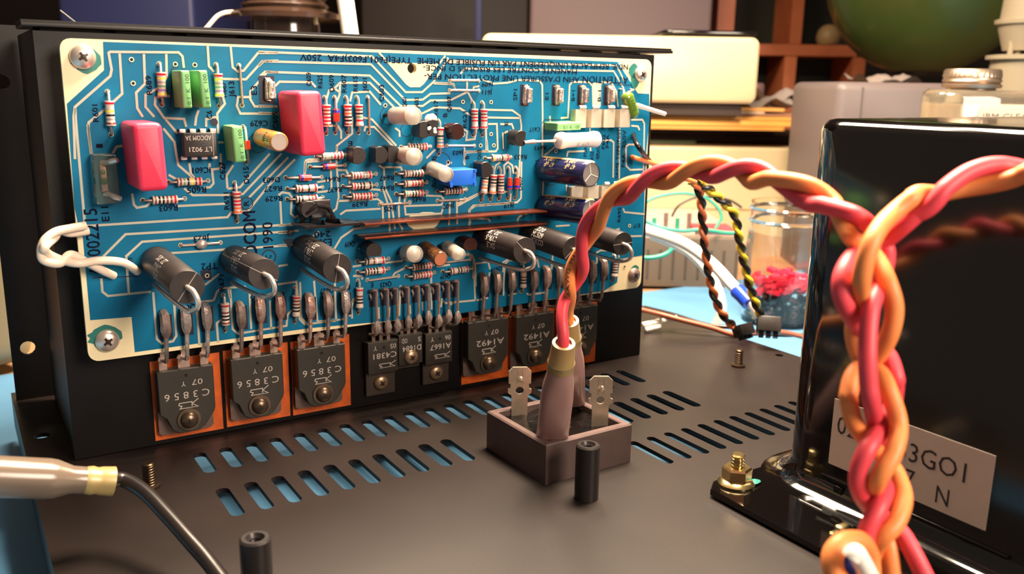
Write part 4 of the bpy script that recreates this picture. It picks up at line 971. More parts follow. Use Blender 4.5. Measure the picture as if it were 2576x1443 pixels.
def boot(base, mid, top, label, w, M1, wall=1.0):
    B0, B1, B2 = base, mid, top; ax = (B2 - B0).normalized(); L = (B2 - B0).length
    q = ax.to_track_quat('Z', 'Y').to_matrix().to_4x4(); side = Vector((.846, -.53, 0)); side = (side - ax * side.dot(ax)).normalized(); fr = ax.cross(side)
    M = Matrix(((side.x, fr.x, ax.x, B0.x), (side.y, fr.y, ax.y, B0.y), (side.z, fr.z, ax.z, B0.z), (0, 0, 0, 1)))
    o = thing('spade_connector', label, 'connector', M)
    def lp(z, a, b, p=2.6, n=24):
        return [(a * math.copysign(abs(math.cos(2 * PI * k / n)) ** (2 / p), math.cos(2 * PI * k / n)), b * math.copysign(abs(math.sin(2 * PI * k / n)) ** (2 / p), math.sin(2 * PI * k / n)), z) for k in range(n)]
    mb = MB(); mb.loft([lp(0, w * .96, w * .55, 3.4), lp(.3, w, w * .6, 3.4), lp(L * .45, w * .98, w * .62, 3), lp(L * .56, w * .93, w * .66, 2.6), lp(L * .67, w * .8, w * .68, 2.2), lp(L * .78, w * .74, w * .68, 2), lp(L * .82, w * .72, w * .68, 2)], caps=(1, 1)); mb.build('insulating_boot', M1, o)
    mb = MB(); mb.loft([lp(L * .74, w * .80, w * .72, 2), lp(L * .80, w * .78, w * .72, 2), lp(L * .81, w * .82, w * .76, 2), lp(L * .83, w * .76, w * .7, 2), lp(L, w * .66, w * .62, 2), lp(L + .1, w * .48, w * .47, 2), lp(L - .6, w * .45, w * .45, 2)], caps=(1, 1)); mb.build('crimp_collar', M_COLLAR, o)
    mb = MB(); mb.box(-2.3, 2.3, -.4, .4, -3.0, .6); mb.build('blade_end', M_TAB, o)
    BOOTS.append((B2, ax)); return o
BOOTS = []
boot(on_z(1389, 1096, 10.6), None, at(1418, 862, 213), 'purple grey booted connector at the front of the rectifier block', 4.2, M_BOOT)
boot(on_z(1436, 1008, 11.2), None, at(1430, 806, 236), 'purple grey booted connector behind the front one on the rectifier block', 4.2, M_BOOT)

# ------------------------------------------------------------------ transformer can
XF, YF = 149.0, -95.0
tf = thing('transformer', 'large glossy black transformer can with a bolted base flange and a white label', 'transformer', Matrix.Translation((XF, YF, 0)))
TX, TY, TR = 110, 120, 11.0
mb = MB()
def tl(z, o): return [(x, y, z) for x, y in rrect(-o, -TY - o, TX + o, o, TR + o, 8)]
mb.loft([tl(2.2, 7.5), tl(2.5, 4.6), tl(3.4, 2.4), tl(5.2, .8), tl(7.6, 0), tl(90.5, 0), tl(91.9, -.5), tl(92.9, -1.6), tl(93.3, -3.2), tl(93.5, -9)])
mb.build('can', M_GLOSS, tf)
mb = MB(); mb.prism([(-20, -TY - 20), (TX + 20, -TY - 20), (TX + 20, 3.6), (-17.6, 3.6), (-21.5, 0.6), (-21.5, -TY - 20)], .7, 2.3, e=.2); mb.build('base_flange', M_GLOSS, tf, sharp=25)
mb = MB(); mb.box(-.9, .3, -62, -15.5, 7.4, 8.3, bev=.25); mb.build('seam_ledge', M_GLOSS, tf)
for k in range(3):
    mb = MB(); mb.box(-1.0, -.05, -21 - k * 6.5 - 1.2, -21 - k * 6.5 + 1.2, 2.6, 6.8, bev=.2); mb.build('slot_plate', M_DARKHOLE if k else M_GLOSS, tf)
mb = MB(); q = [on_x(x, y, XF - .25) - Vector((XF, YF, 0)) for x, y in ((2100, 1003), (2505, 1145), (2475, 1335), (2090, 1165))]
y0, y1 = q[0].y, q[1].y; z0, z1 = (q[2].z + q[3].z) / 2, (q[0].z + q[1].z) / 2
mb.box(-.3, .05, y1, y0, z0, z1); mb.build('paper_label', M_LABEL, tf)
def lab(dy, dz, y0=y0, z1=z1): return lambda x, y: (-.36, y0 - dy - x, z1 - dz + y)
LH = z1 - z0; LWd = y0 - y1
text(tf, 'label_print', M_LINK, '022-0033GO1', lab(1.5, LH * .49), LWd - 7.0, 4.6); text(tf, 'label_print', M_LINK, '7', lab(LWd * .52, LH * .84), 2.2, 4.2); text(tf, 'label_print', M_LINK, 'N', lab(LWd * .71, LH * .90), 3.0, 4.2)
# bolt and nut of the flange
t = thing('flange_nut', 'yellow zinc flange nut with a threaded bolt end holding the transformer flange', 'nut', Matrix.Translation((135.2, -95.6, 2.35)))
mb = MB(); mb.lathe([(4.6, 0), (4.7, .5), (3.9, 1.3), (3.3, 1.5)], 26); mb.loft([[(r * math.cos(PI * k / 3 + .3), r * math.sin(PI * k / 3 + .3), z) for k in range(6)] for r, z in ((3.7, 1.2), (3.75, 4.2), (3.3, 4.7))]); mb.build('nut', M_BRASSNUT, t)
def thread(r, z0, z1, p=.8): 
    n = int((z1 - z0) / p); return [x for k in range(n) for x in ((r, z0 + k * p), (r, z0 + k * p + p * .35), (r * .84, z0 + k * p + p * .6), (r * .84, z0 + k * p + p * .8))] + [(r, z1), (r * .8, z1 + .3), (.1, z1 + .3)]
mb = MB(); mb.lathe(thread(1.75, 3.5, 7.8), 18); mb.build('bolt_end', M_BRASSNUT, t)
mb = MB(); mb.lathe([(.9, 0), (1.3, .4), (.6, .9)], 9, M=Matrix.Translation((3.6, -2.4, .2)) @ Matrix.Diagonal((1.8, 1, 1, 1))); mb.build('thread_lock', M_FLUX, t)
for (x, y), h, r, l in (((100.6, -78.8), 14.2, 3.0, 'black threaded standoff in front of the rectifier block'), ((17.0, -84.0), 14.6, 3.0, 'black threaded standoff at the bottom left edge of the view')):
    t = thing('standoff', l, 'standoff', Matrix.Translation((x, y, 0)))
    mb = MB(); mb.lathe([(r, .02), (r, h - .4), (r - .4, h), (r * .62, h), (r * .5, h - .7)] + [(r * (.5 if k % 2 else .44), h - .9 - k * .35) for k in range(8)], 26); mb.build('barrel', M_STAND, t)
    mb = MB(); mb.lathe([(r * .44, h - 3.2), (.05, h - 3.4)], 14, caps=(0, 0)); mb.build('bore_bottom', M_DARKHOLE, t)
for q, h, r, l in (((1857, 921), 6.2, 1.5, 'small threaded stud near the far right corner of the chassis'), ((377, 1226), 6.4, 1.5, 'small threaded stud behind the foreground black wire')):
    p = on_z(*q, 0); t = thing('threaded_stud', l, 'stud', Matrix.Translation(p))
    mb = MB(); mb.lathe([(r * 1.7, .02), (r * 1.7, .8), (r * 1.1, 1.0)], 18); mb.build('collar', M_STUD, t); mb = MB(); mb.lathe(thread(r, .8, h, .7), 16); mb.build('thread', M_STUD, t)

# ------------------------------------------------------------------ braided red and orange wires
def frames(P):
    N = len(P); o = []
    for i in range(N):
        t = (P[min(i + 1, N - 1)] - P[max(i - 1, 0)]).normalized(); v = (P[i] - CAM0).normalized()
        s = t.cross(v).normalized(); o.append((t, s, s.cross(t).normalized()))
    return o
CAM0 = Vector((-25, -240, 100))       # only fixes the starting angle of the twist
def knots(P):                         # (x, y, depth) -> dense points
    return spline([at(x, y, d) for x, y, d in P], 14)
def arclen(P):
    s = [0]
    for i in range(1, len(P)): s.append(s[-1] + (P[i] - P[i - 1]).length)
    return s
def strand(P, F, sl, R, ph0, turns, fade=(0, 0)):
    o = []; T = sl[-1]
    for (t, s, n), p, l in zip(F, P, sl):
        a = ph0 + turns * 2 * PI * l / T; r = R
        if fade[0] and l < fade[0]: r *= l / fade[0] * .7 + .3
        o.append(p + s * (r * math.cos(a)) + n * (r * math.sin(a)))
    return o
WR = 1.42
def phase_at(P, KN, a0, k0):               # twist angle along P: one half turn from each crossing (x, y) to the next
    def proj(p):
        d = p - CAM; z = d.dot(FW); return Vector((d.dot(RX) / z * FPX + 1288, d.dot(DN) / z * FPX + 721.5))
    Q = [proj(p) for p in P]; ix = [min(range(len(Q)), key=lambda i: (Q[i] - Vector(k)).length) for k in KN]
    o = []
    for i in range(len(P)):
        j = 0
        while j < len(ix) - 2 and i > ix[j + 1]: j += 1
        f = (i - ix[j]) / max(1, ix[j + 1] - ix[j]); o.append(a0 + (k0 + j + f) * PI)
    return o
def helix(P, F, PH, R): return [p + s * (R * math.cos(a)) + n * (R * math.sin(a)) for (t, s, n), p, a in zip(F, P, PH)]
def trail(s, d0):                          # pieces 'T:x,y,d x,y,d' -> points
    o = []
    for q in s.split('|'):
        c, r = q.split(':'); ox, oy, k = CROP[c]
        for w in r.split(): x, y, d = w.split(','); o.append(at(ox + k * float(x), oy + k * float(y), d0 + .85 * float(d)))
    return o
D0 = 139.0
R1T = 'T:560,170,3 700,290,5 778,430,6 735,640,2 668,820,-3 645,1100,-5 652,1340,-5|V:672,250,-4 705,400,2 770,600,6 782,820,2 725,980,-3 645,1150,-4 640,1300,-3 590,1480,-2'
O1T = 'T:520,310,3 620,380,4 715,490,2 790,650,-1 832,820,-1 800,1000,0 715,1150,3 640,1190,5 545,1290,2 512,1420,0|V:512,230,0 550,390,1 640,520,3 760,640,6 850,770,2 895,930,-1 840,1100,-4 740,1200,-4 690,1290,2 690,1400,6 690,1500,7'
O2T = 'T:830,150,-1 735,250,-4 660,390,-6 605,600,-5 598,780,0 550,960,4 575,1120,5 650,1210,6 735,1280,2|V:795,180,-1 860,400,-2 828,600,-5 718,790,-5 690,900,3 740,1080,6 790,1250,3 815,1480,2'
R2T = 'T:900,240,2 790,330,5 690,380,6 565,430,3 475,570,-1 462,720,-2 530,870,0 600,980,4 700,1080,6 790,1160,4 838,1300,2|V:838,130,3 815,290,5 745,430,1 655,560,-4 585,720,-4 588,860,-2 660,980,3 770,1080,6 880,1170,3 965,1310,1 1050,1480,0'
C1 = [(1424, 880, 215), (1424, 800, 215), (1440, 720, 212), (1463, 640, 207), (1490, 565, 200), (1540, 505, 192), (1610, 465, 184), (1700, 437, 176), (1800, 426, 168), (1900, 440, 160), (2000, 474, 152), (2070, 506, 148), (2120, 535, 144)]
P = knots(C1); F = frames(P); sl = arclen(P)
PH = phase_at(P, [(1430, 850), (1447, 735), (1473, 628), (1527, 507), (1621, 465), (1735, 432), (1850, 433), (1940, 455), (2100, 524)], -PI / 2, -2)
KEEP = max(i for i in range(len(P)) if sl[i] < sl[-1] - 3)
B1 = thing('wire_pair', 'twisted red and orange wire pair rising from the rectifier boots, then hanging down', 'wires')
TERM = [(B - a * 5, B) for B, a in BOOTS]
WIREPTS = {}
for j, (nm, m, ph, tr) in enumerate((('red_wire', M_WRED, 0, R1T), ('orange_wire', M_WORG, PI, O1T))):
    H = helix(P, F, [a + ph for a in PH], WR * .99); u, w = TERM[j]; pts = []; d = (w - u).normalized()
    for i in range(KEEP):
        f = min(1, max(0, sl[i] - (2, 7)[j]) / 10); f = f * f * (3 - 2 * f); pts.append((u + d * sl[i]).lerp(H[i], f))
    WIREPTS[nm] = pts
    tail = spline([pts[-1]] + trail(tr, D0), 9)[1:]
    mb = MB(); mb.tube(pts + tail, WR, 14); tag(mb.build(nm, m, B1), nm.replace('_', ' '))
# lettering along the orange wire
Q = WIREPTS['orange_wire']; qs = arclen(Q); FQ = frames(Q)
def along(s0):
    def f(x, y):
        s_ = s0 + x; i = min(range(len(qs)), key=lambda i: abs(qs[i] - s_)); t, s, n = FQ[i]; p = Q[i] + t * (s_ - qs[i]); a = y / WR
        return p + (-n * math.cos(a) + s * math.sin(a)) * (WR + .05)
    return f
for i, (tx, s0) in enumerate((('SA TYPE TEW-10', 4.5), ('18AWG', 30), ('MAN', 38))):
    text(B1, 'wire_print', M_LINK, tx, along(s0), len(tx) * 1.35, 1.0)
C2 = [(2720, 470, 128), (2600, 436, 136), (2520, 436, 138), (2430, 455, 139), (2340, 495, 139), (2280, 530, 139)]
P = knots(C2); F = frames(P); sl = arclen(P); KEEP = max(i for i in range(len(P)) if sl[i] < sl[-1] - 1)
PH = phase_at(P, [(2590, 437), (2365, 482), (2215, 590)], -PI / 2, -1)
B2 = thing('wire_pair', 'twisted red and orange wire pair coming in from the right edge, then hanging down', 'wires')
for nm, m, ph, tr in (('red_wire', M_WRED, 0, R2T), ('orange_wire', M_WORG, PI, O2T)):
    pts = helix(P, F, [a + ph for a in PH], WR * .99)[:KEEP]
    mb = MB(); mb.tube(pts + spline([pts[-1]] + trail(tr, D0), 9)[1:], WR, 14); tag(mb.build(nm, m, B2), nm.replace('_', ' '))
for nm, m, pts, r, l in (('wire_loop', M_WORG, [(2150, 1500, 128), (2104, 1450, 130), (2094, 1400, 131), (2118, 1366, 132), (2164, 1362, 134), (2186, 1400, 137), (2190, 1480, 137)], 1.6, 'bright orange wire loop curling at the foot of the braid'),
                        ('wire', M_WWHT, [(2140, 1402, 127), (2152, 1390, 127), (2172, 1420, 128), (2200, 1475, 130)], 1.35, 'white wire end in front of the orange loop at the foot of the braid'),
                        ('wire', mat('blue_wire_pvc', (30, 60, 150), .35), [(2112, 1480, 132), (2128, 1440, 132), (2146, 1408, 132)], 1.2, 'blue wire glimpsed behind the white wire end at the bottom')):
    mb = MB(); mb.tube(spline([at(*p) for p in pts], 8), r, 12); tag(mb.build(nm, m), l, 'wire')
mb = MB(); p = at(2096, 1356, 150); mb.rbox(0, 0, -1.6, 1.4, 1.6, .6, .1, .1); mb.rbox(2.6, .4, -1.0, 1.8, 2.4, 1.2, .3, .3)
tag(mb.build('solder_terminal', M_BRASSNUT, None, Matrix.Translation(p)), 'brassy terminal tip sticking up behind the orange wire loop', 'terminal')

# ------------------------------------------------------------------ foreground connector and its black wire
A = at(-60, 1196, 178); B = at(286, 1210, 192); ax = (B - A).normalized()
q = ax.to_track_quat('Z', 'Y').to_matrix().to_4x4(); L = (B - A).length
t = thing('bullet_connector', 'milky sleeved connector with black wire crossing the bottom left corner', 'connector', Matrix.Translation(A) @ q)
mb = MB(); mb.lathe([(4.2, 0), (4.2, L * .5), (4.0, L * .56), (2.9, L * .68), (2.8, L * .8)], 30); mb.build('sleeve', M_CBOOT, t)
mb = MB(); mb.lathe([(2.85, L * .78), (3.05, L * .83), (2.8, L * .87), (3.0, L * .9), (3.15, L), (1.9, L)], 26); mb.build('crimp_collar', M_COLLAR, t)
mb = MB(); mb.tube([v for v in [t.matrix_world.inverted() @ (p * MM) / MM for p in spline([at(270, 1209, 190), at(310, 1206, 193), at(365, 1238, 191), at(425, 1300, 186), at(480, 1362, 181), at(530, 1420, 177), at(590, 1500, 170)], 8)]], 1.6, 14); mb.build('black_wire', M_WBLK, t)

# ------------------------------------------------------------------ cream wires looping off the left end of the board
t = thing('twisted_wires', 'cream twisted wire pair looping out past the left edge of the board', 'wires')
for pts in (((215, 567, 4), (178, 574, 5), (140, 583, 7), (112, 605, 8), (104, 632, 8), (112, 655, 8), (150, 662, 7), (178, 640, 6), (220, 660, 5), (258, 680, 3), (286, 693, .5)),
            ((222, 580, 2), (178, 586, 3), (150, 580, 4), (136, 598, 6), (112, 622, 9.5), (124, 640, 7), (162, 656, 6), (200, 662, 7), (250, 655, 5), (310, 660, 4), (346, 683, .5))):
    mb = MB(); mb.tube(spline([on_y(x, y, -w) for x, y, w in pts], 8), 1.05, 12); mb.build('cream_wire', M_WCREAM, t)

# ------------------------------------------------------------------ thin twisted wires at the right of the board
def twisted(name, label, path, r, ca, cb, turns, ph=0.0, R=None):
    P = spline(path, 12); F = frames(P); sl = arclen(P); t = thing(name, label, 'wires')
    for m, p, nm in ((ca[0], ph, ca[1]), (cb[0], ph + PI, cb[1])):
        mb = MB(); mb.tube(strand(P, F, sl, R or r, p, turns), r, 8); mb.build(nm, m, t)
    return t
B_ = (M_WBLK, 'black_wire'); O_ = (M_WSALMON, 'orange_wire'); Y_ = (M_WYEL, 'yellow_wire')
t = thing('thin_wire_pair', 'thin black and orange wires leaving the right edge of the board', 'wires')
for m, nm, pts in ((M_WBLK, 'black_wire', [on_y(1594, 338, 0), on_y(1596, 350, -4), on_y(1610, 375, -8), at(1640, 410, 318), at(1680, 428, 322), at(1730, 440, 326), at(1760, 460, 330)]),
                   (M_WSALMON, 'orange_wire', [on_y(1590, 395, 0), on_y(1600, 398, -4), at(1640, 410, 314), at(1668, 418, 318), at(1700, 440, 322), at(1750, 458, 328)])):
    mb = MB(); mb.tube(spline(pts, 8), .85, 10); mb.build(nm, m, t)
twisted('twisted_wires', 'orange and black twisted wire pair hanging down to a small black plug', [at(1745, 455, 330), at(1762, 490, 334), at(1768, 560, 340), at(1776, 640, 345), at(1790, 720, 350), at(1812, 780, 354), at(1840, 815, 358), at(1862, 832, 360)], .95, B_, O_, 6.5)
twisted('twisted_wires', 'yellow and black twisted wire pair hanging down to the larger black plug', [at(1735, 452, 330), at(1775, 470, 332), at(1820, 508, 336), at(1848, 540, 338), at(1858, 590, 340), at(1872, 660, 344), at(1890, 730, 347), at(1910, 785, 350), at(1926, 812, 352)], .95, B_, Y_, 7.5)
def plug(x, y, d, w, h, label, spin):
    M = bframe_at(x, y, d, spin) @ Matrix.Rotation(-.5, 4, 'X'); t = thing('wire_plug', label, 'plug', M)
    mb = MB(); mb.rbox(0, 0, -h * .2, h * .55, w, w * .7, .3, .3, .2); mb.box(-w * .55, w * .55, -w * .2, w * .2, h * .2, h * .4); mb.build('housing', M_PLAST, t)
    for k in (-1, 0, 1): mb = MB(); mb.box(k * w * .3 - w * .1, k * w * .3 + w * .1, -w * .15, w * .15, -h * .45, -h * .15); mb.build('prong', M_PLAST, t)
plug(1872, 836, 358, 7.5, 6, 'small black plug on the orange and black twisted wires at the chassis edge', .6)
plug(1933, 826, 350, 9.0, 8, 'larger black plug on the yellow and black twisted wires', -.2)

# ------------------------------------------------------------------ cables lying at the right behind the chassis
def cable(name, label, pts, r, m, cat='cable', n=8):
    mb = MB(); mb.tube(spline(pts, n), r, 10); return tag(mb.build(name, m), label, cat)
cable('white_cable', 'plain white cable curving down behind the orange and black twisted wires', [at(1640, 590, 412), at(1715, 622, 409), at(1762, 660, 407), at(1798, 712, 405), at(1814, 762, 404), at(1810, 800, 404), at(1788, 832, 405), at(1756, 848, 407)], 2.3, M_WWHT)
t = thing('crimped_cable', 'thick white cable with a blue crimp sleeve and bare metal pin beside the glass jar', 'cable')
mb = MB(); mb.tube(spline([at(1560, 560, 410), at(1630, 580, 406), at(1720, 612, 400), at(1790, 662, 394), at(1840, 715, 388), at(1858, 735, 386)], 8), 2.6, 12); mb.build('white_sheath', M_WWHT, t)
a, b = at(1852, 728, 385), at(1884, 762, 380); mb = MB(); mb.tube([a, a.lerp(b, .1), a.lerp(b, .5), b], [3.2, 3.5, 3.2, 3.3], 14); mb.build('blue_crimp', mat('blue_crimp_sleeve', (30, 62, 176), .3), t)
mb = MB(); mb.tube([b, at(1900, 782, 376), at(1916, 806, 372)], [1.5, 1.3, 1.1], 10); mb.build('bare_pin', M_TIN, t)
cable('brown_wire', 'brown wire sagging along the far edge of the chassis', [at(1600, 776, 372), at(1660, 790, 372), at(1720, 806, 370), at(1790, 824, 368), at(1850, 842, 366), at(1900, 838, 366), at(1970, 836, 370), at(2040, 852, 372)], 1.1, M_WBRN)
cable('black_wire', 'thin black wire running beside the brown wire at the chassis edge', [at(1620, 772, 376), at(1700, 792, 376), at(1780, 816, 374), at(1860, 826, 372), at(1950, 842, 374), at(2040, 842, 376)], .8, M_WBLK)
for x0, y0, x1, y1, l in ((1616, 818, 1658, 808, 'upper white wire connector lying at the chassis edge beside the heat sink'), (1622, 829, 1662, 820, 'lower white wire connector lying at the chassis edge beside the heat sink'), (1664, 806, 1702, 800, 'small white wire connector right of the two stacked ones')):
    a, b = at(x0, y0, 372), at(x1, y1, 374); t = thing('bullet_plug', l, 'plug', Matrix.Translation(a) @ (b - a).to_track_quat('Z', 'Y').to_matrix().to_4x4()); L = (b - a).length
    mb = MB(); mb.lathe([(1.0, 0), (1.3, .3), (1.3, L * .45), (.95, L * .5), (1.25, L * .55), (1.25, L)], 14); mb.build('sleeve', M_WWHT, t)
cable('black_lead', 'thin black lead running over the blue mat left of the chassis', [at(-60, 1070, 330), at(0, 1076, 322), at(40, 1082, 318), at(90, 1086, 318)], 1.0, M_WBLK)
cable('green_wire', 'teal wire arching in a wide loop behind the white cable', [at(1610, 520, 520), at(1650, 496, 520), at(1720, 486, 520), at(1780, 500, 520), at(1815, 540, 520), at(1800, 575, 520)], .9, M_WGRN)
cable('green_wire', 'teal wire sagging along the top of the grey bench unit', [at(1600, 540, 500), at(1650, 568, 496), at(1710, 580, 494), at(1770, 578, 494), at(1830, 586, 494), at(1865, 584, 494)], 1.1, M_WGRN)
cable('green_wire', 'teal wire looping in front of the grey bench unit', [at(1590, 646, 430), at(1640, 648, 430), at(1680, 636, 430), at(1697, 612, 430), at(1690, 592, 430)], 1.1, M_WGRN)
cable('dark_wire', 'dark thin wire arching over the jar rim behind the braid', [at(1690, 545, 540), at(1710, 515, 540), at(1760, 495, 540), at(1830, 502, 540), at(1866, 522, 540)], .7, M_WBLK)

# ------------------------------------------------------------------ glass jar with bits inside
jb = on_z(1958, 806, ZM); jd = (jb - CAM).dot(FW)
M = Matrix.Translation(jb); r = 92 / FPX * jd
t = thing('glass_jar', 'round glass jar holding red and dark bits on the blue mat', 'jar', M); H = 300 / FPX * jd
mb = MB(); mb.lathe([(r * .9, 0), (r, 1.5), (r, H * .62), (r * .97, H * .74), (r * .93, H * .8), (r * .96, H * .86), (r * .93, H * .9), (r * .95, H), (r * .9, H), (r * .88, H * .88), (r * .92, H * .74), (r * .95, H * .6), (r * .95, 3), (r * .3, 2.4)], 40); mb.build('glass', mat('jar_glass', (250, 250, 246), .03, trans=1.0, ior=1.45), t)
for k in range(2): mb = MB(); mb.lathe([(r * .955, H * (.83 + .1 * k)), (r * 1.0, H * (.845 + .1 * k)), (r * .955, H * (.86 + .1 * k))], 40, caps=(0, 0)); mb.build('screw_ridge', MATS['jar_glass'], t)
mb = MB()
for k in range(150):
    a, q = random.random() * 2 * PI, math.sqrt(random.random()) * r * .84; s = random.uniform(1.2, 2.6)
    mb.rbox(0, 0, -s * .4, s * .4, s * 1.5, s, .1, .1, M=Matrix.Translation((q * math.cos(a), q * math.sin(a), 3.8 + random.random() * 11)) @ Matrix.Rotation(random.random() * 6, 4, 'X') @ Matrix.Rotation(random.random() * 6, 4, 'Z'), mi=0 if random.random() < .8 else 1)
o = mb.build('dark_bits', [M_WBLK, M_DTIN]); o.matrix_world = smm(M); tag(o, 'heap of small dark and metallic parts at the bottom of the glass jar', 'small parts', kind='stuff')
mb = MB()
for k in range(60):
    a, q = random.random() * 2 * PI, math.sqrt(random.random()) * r * .8; s = random.uniform(2.5, 5)
    mb.rbox(0, 0, -s * .25, s * .25, s * 1.6, s * .8, .3, .3, M=Matrix.Translation((q * math.cos(a), q * math.sin(a), 16.5 + random.random() * 8)) @ Matrix.Rotation(random.random() * .9 - .4, 4, 'X') @ Matrix.Rotation(random.random() * 6, 4, 'Z'))
o = mb.build('red_bits', mat('red_vinyl', (216, 30, 62), .4)); o.matrix_world = smm(M); tag(o, 'layer of red plastic pieces on top of the dark bits in the jar', 'small parts', kind='stuff')

# ------------------------------------------------------------------ bench items behind
def bench_box(x0, x1, y0, y1, dep, depth, zb=None, spin=0.0):
    a, b = at(x0, y0, dep), at(x1, y1, dep); w = (at(x1, y0, dep) - a).length; zt = (at((x0 + x1) / 2, y0, dep)).z; z0 = at((x0 + x1) / 2, y1, dep).z if zb is None else zb
    c = at((x0 + x1) / 2, (y0 + y1) / 2, dep); c.z = z0
    return Matrix.Translation(c) @ Matrix.Rotation(YAW + spin, 4, 'Z'), w, zt - z0, depth
M_CREAM = mat('cream_enamel', (206, 188, 150), .35, var=.05, vs=20)
M, w, h, d = bench_box(1213, 1908, 90, 256, 640, 200)
t = thing('instrument_case', 'cream coloured bench instrument with rounded corners behind the board', 'instrument', M)
mb = MB(); mb.loft([[(x, yy, z) for x, z in [(p[0], p[1] + h / 2) for p in rrect(-w / 2 + o_, -h / 2 + o_, w / 2 - o_, h / 2 - o_, 6, 4)]] for yy, o_ in ((0, 2), (2, 0), (d, 0))]); mb.build('case', M_CREAM, t)
mb = MB(); mb.box(-w / 2 + 4, w / 2 - 8, 8, d - 8, -9, .2); mb.build('base_skirt', mat('dark_brown_base', (50, 34, 24), .6), t)  # dark brown block stands in for the shaded gap below the case
mb = MB(); mb.box(w / 2 - 22, w / 2 - 20.8, -.25, .5, h * .25, h * .33); mb.build('small_mark', mat('faint_mark', (186, 170, 140), .6), t)
M, w, h, d = bench_box(1668, 1912, 76, 87, 660, 120)
o = MB(); o.rbox(0, d / 2, 0, h, w, d, 8, 1.5, .8); tag(o.build('black_tray', M_GLOSS, None, M), 'flat glossy black tray on top of the cream instrument', 'tray')
M, w, h, d = bench_box(1600, 2085, 366, 780, 690, 230, ZT)
t = thing('equipment_cabinet', 'large cream enamelled cabinet behind the jar and braided wires', 'cabinet', M)
mb = MB(); mb.rbox(0, d / 2, 0, h, w, d, 3, 3); mb.build('case', M_CREAM, t)
mb = MB(); mb.box(-w * .49, w * .49, -.6, .1, h * .36, h * .37); mb.build('front_seam', mat('cream_shadow_seam', (170, 150, 118), .5), t)  # seam strip in a darker cream than the case
M, w, h, d = bench_box(1560, 1752, 352, 380, 700, 60)
o = MB(); o.rbox(0, d / 2, 0, h, w, d, 2, 1); tag(o.build('green_box', mat('pale_green_card', (112, 140, 104), .6), None, M), 'thin pale green box on the cream cabinet at the board edge', 'box')
M, w, h, d = bench_box(1795, 1872, 350, 372, 730, 40)
o = MB(); o.rbox(0, d / 2, 0, h, w, d, 2, 1); tag(o.build('white_box', mat('off_white_card', (206, 196, 188), .6), None, M), 'small off white box on the cream cabinet under the dark folders', 'box')
# dark folders and manila envelopes between instrument and cabinet
for k, (x0, x1, y0, y1, c, l) in enumerate(((1560, 2086, 340, 356, (34, 22, 18), 'lowest dark brown folder on the cream cabinet'), (1560, 1950, 322, 338, (44, 30, 24), 'dark brown folder in the middle of the stack'), (1560, 1900, 309, 321, (58, 42, 34), 'short dark brown folder right below the manila envelopes'))):
    M, w, h, d = bench_box(x0, x1, y0, y1, 704, 150, spin=.03 * (k - 1)); o = MB(); o.rbox(0, d / 2, 0, h, w, d, 2, .6); tag(o.build('folder', mat('folder_%s' % 'abc'[k], c, .6), None, M), l, 'folder')
for k, (x0, x1, y0, y1, c, l) in enumerate(((1540, 1978, 316, 326, (200, 140, 64), 'lowest manila envelope of the stack, its end torn'), (1540, 2040, 302, 315, (224, 164, 78), 'manila envelope sticking out furthest to the right'),
                                        (1540, 2030, 291, 301, (212, 152, 72), 'middle manila envelope of the stack'), (1540, 2038, 284, 290, (150, 108, 86), 'brownish envelope near the top of the stack'), (1540, 1930, 278, 283, (214, 190, 164), 'pale envelope near the top of the stack'), (1540, 1976, 269, 277, (222, 160, 86), 'topmost manila envelope under the cream instrument'))):
    M, w, h, d = bench_box(x0, x1, y0, y1, 660 + 3 * k, 140, spin=.04 * math.sin(k * 2.1)); o = MB(); o.rbox(0, d / 2, 0, h * .94, w, d, 3, .5)
    tag(o.build('envelope', mat('envelope_paper_%s' % 'abcdef'[k], c, .6), None, M), l, 'envelope')
# crumpled papers
for k, (x, y, dep, sx, sz, l) in enumerate(((1925, 262, 700, 50, 5, 'white crumpled paper right of the cream instrument'), (1985, 248, 760, 62, 9, 'grey white crumpled paper below the wooden cubby'), (2240, 204, 640, 46, 5, 'grey folded cloth on top of the grey plastic case'))):
    mb = MB(); n = 12; L = [[(sx * (i / n - .5), 30 * j / 6, sz * (.5 * math.sin(i * 1.1 + k) + .5 * math.cos(i * .7 + j)) + 1.5 * random.random()) for i in range(n + 1)] for j in range(7)]
    mb.loft(L, 0, (0, 0), close=False); mb.loft([[(a, b_, c - .6) for a, b_, c in l_] for l_ in L], 0, (0, 0), close=False)
    tag(mb.build('crumpled_paper' if k < 2 else 'folded_cloth', mat('grey_white_paper', (140, 128, 122), .7), None, bframe_at(x, y, dep)), l, 'paper' if k < 2 else 'cloth')
# grey bench unit with wires
M, w, h, d = bench_box(1560, 1858, 592, 760, 530, 110, ZM)
t = thing('bench_unit', 'grey bench power unit with a pale top panel behind the white cable', 'instrument', M)
mb = MB(); mb.rbox(0, d / 2, 0, h, w, d, 2, 1.5); mb.build('case', mat('grey_case_paint', (88, 76, 64), .5), t)
mb = MB(); mb.rbox(0, d / 2, h, h + 2.5, w * .98, d * .94, 2, .8); mb.build('top_panel', mat('pinkish_white_panel', (176, 152, 140), .45), t)
mb = MB()
for k in range(9): mb.box(-w / 2 + 8 + k * 7.5, -w / 2 + 9.4 + k * 7.5, -.5, .2, 5, h - 8)
mb.build('front_rib', mat('dark_grey_rib', (70, 58, 50), .5), t)
mb = MB(); mb.box(w * .12, w * .46, 2, 26, h + 2.4, h + 4.4, bev=.5); mb.build('red_strip', mat('red_bus_strip', (190, 60, 72), .5), t)
for k in range(5): mb = MB(); mb.cyl((-w * .2 + k * 7, 14, h + 2), (-w * .2 + k * 7, 14, h + 9 + 3 * (k % 2)), 1.4, n=8); mb.build('component_post', M_DTIN if k % 2 else M_WGRN, t)
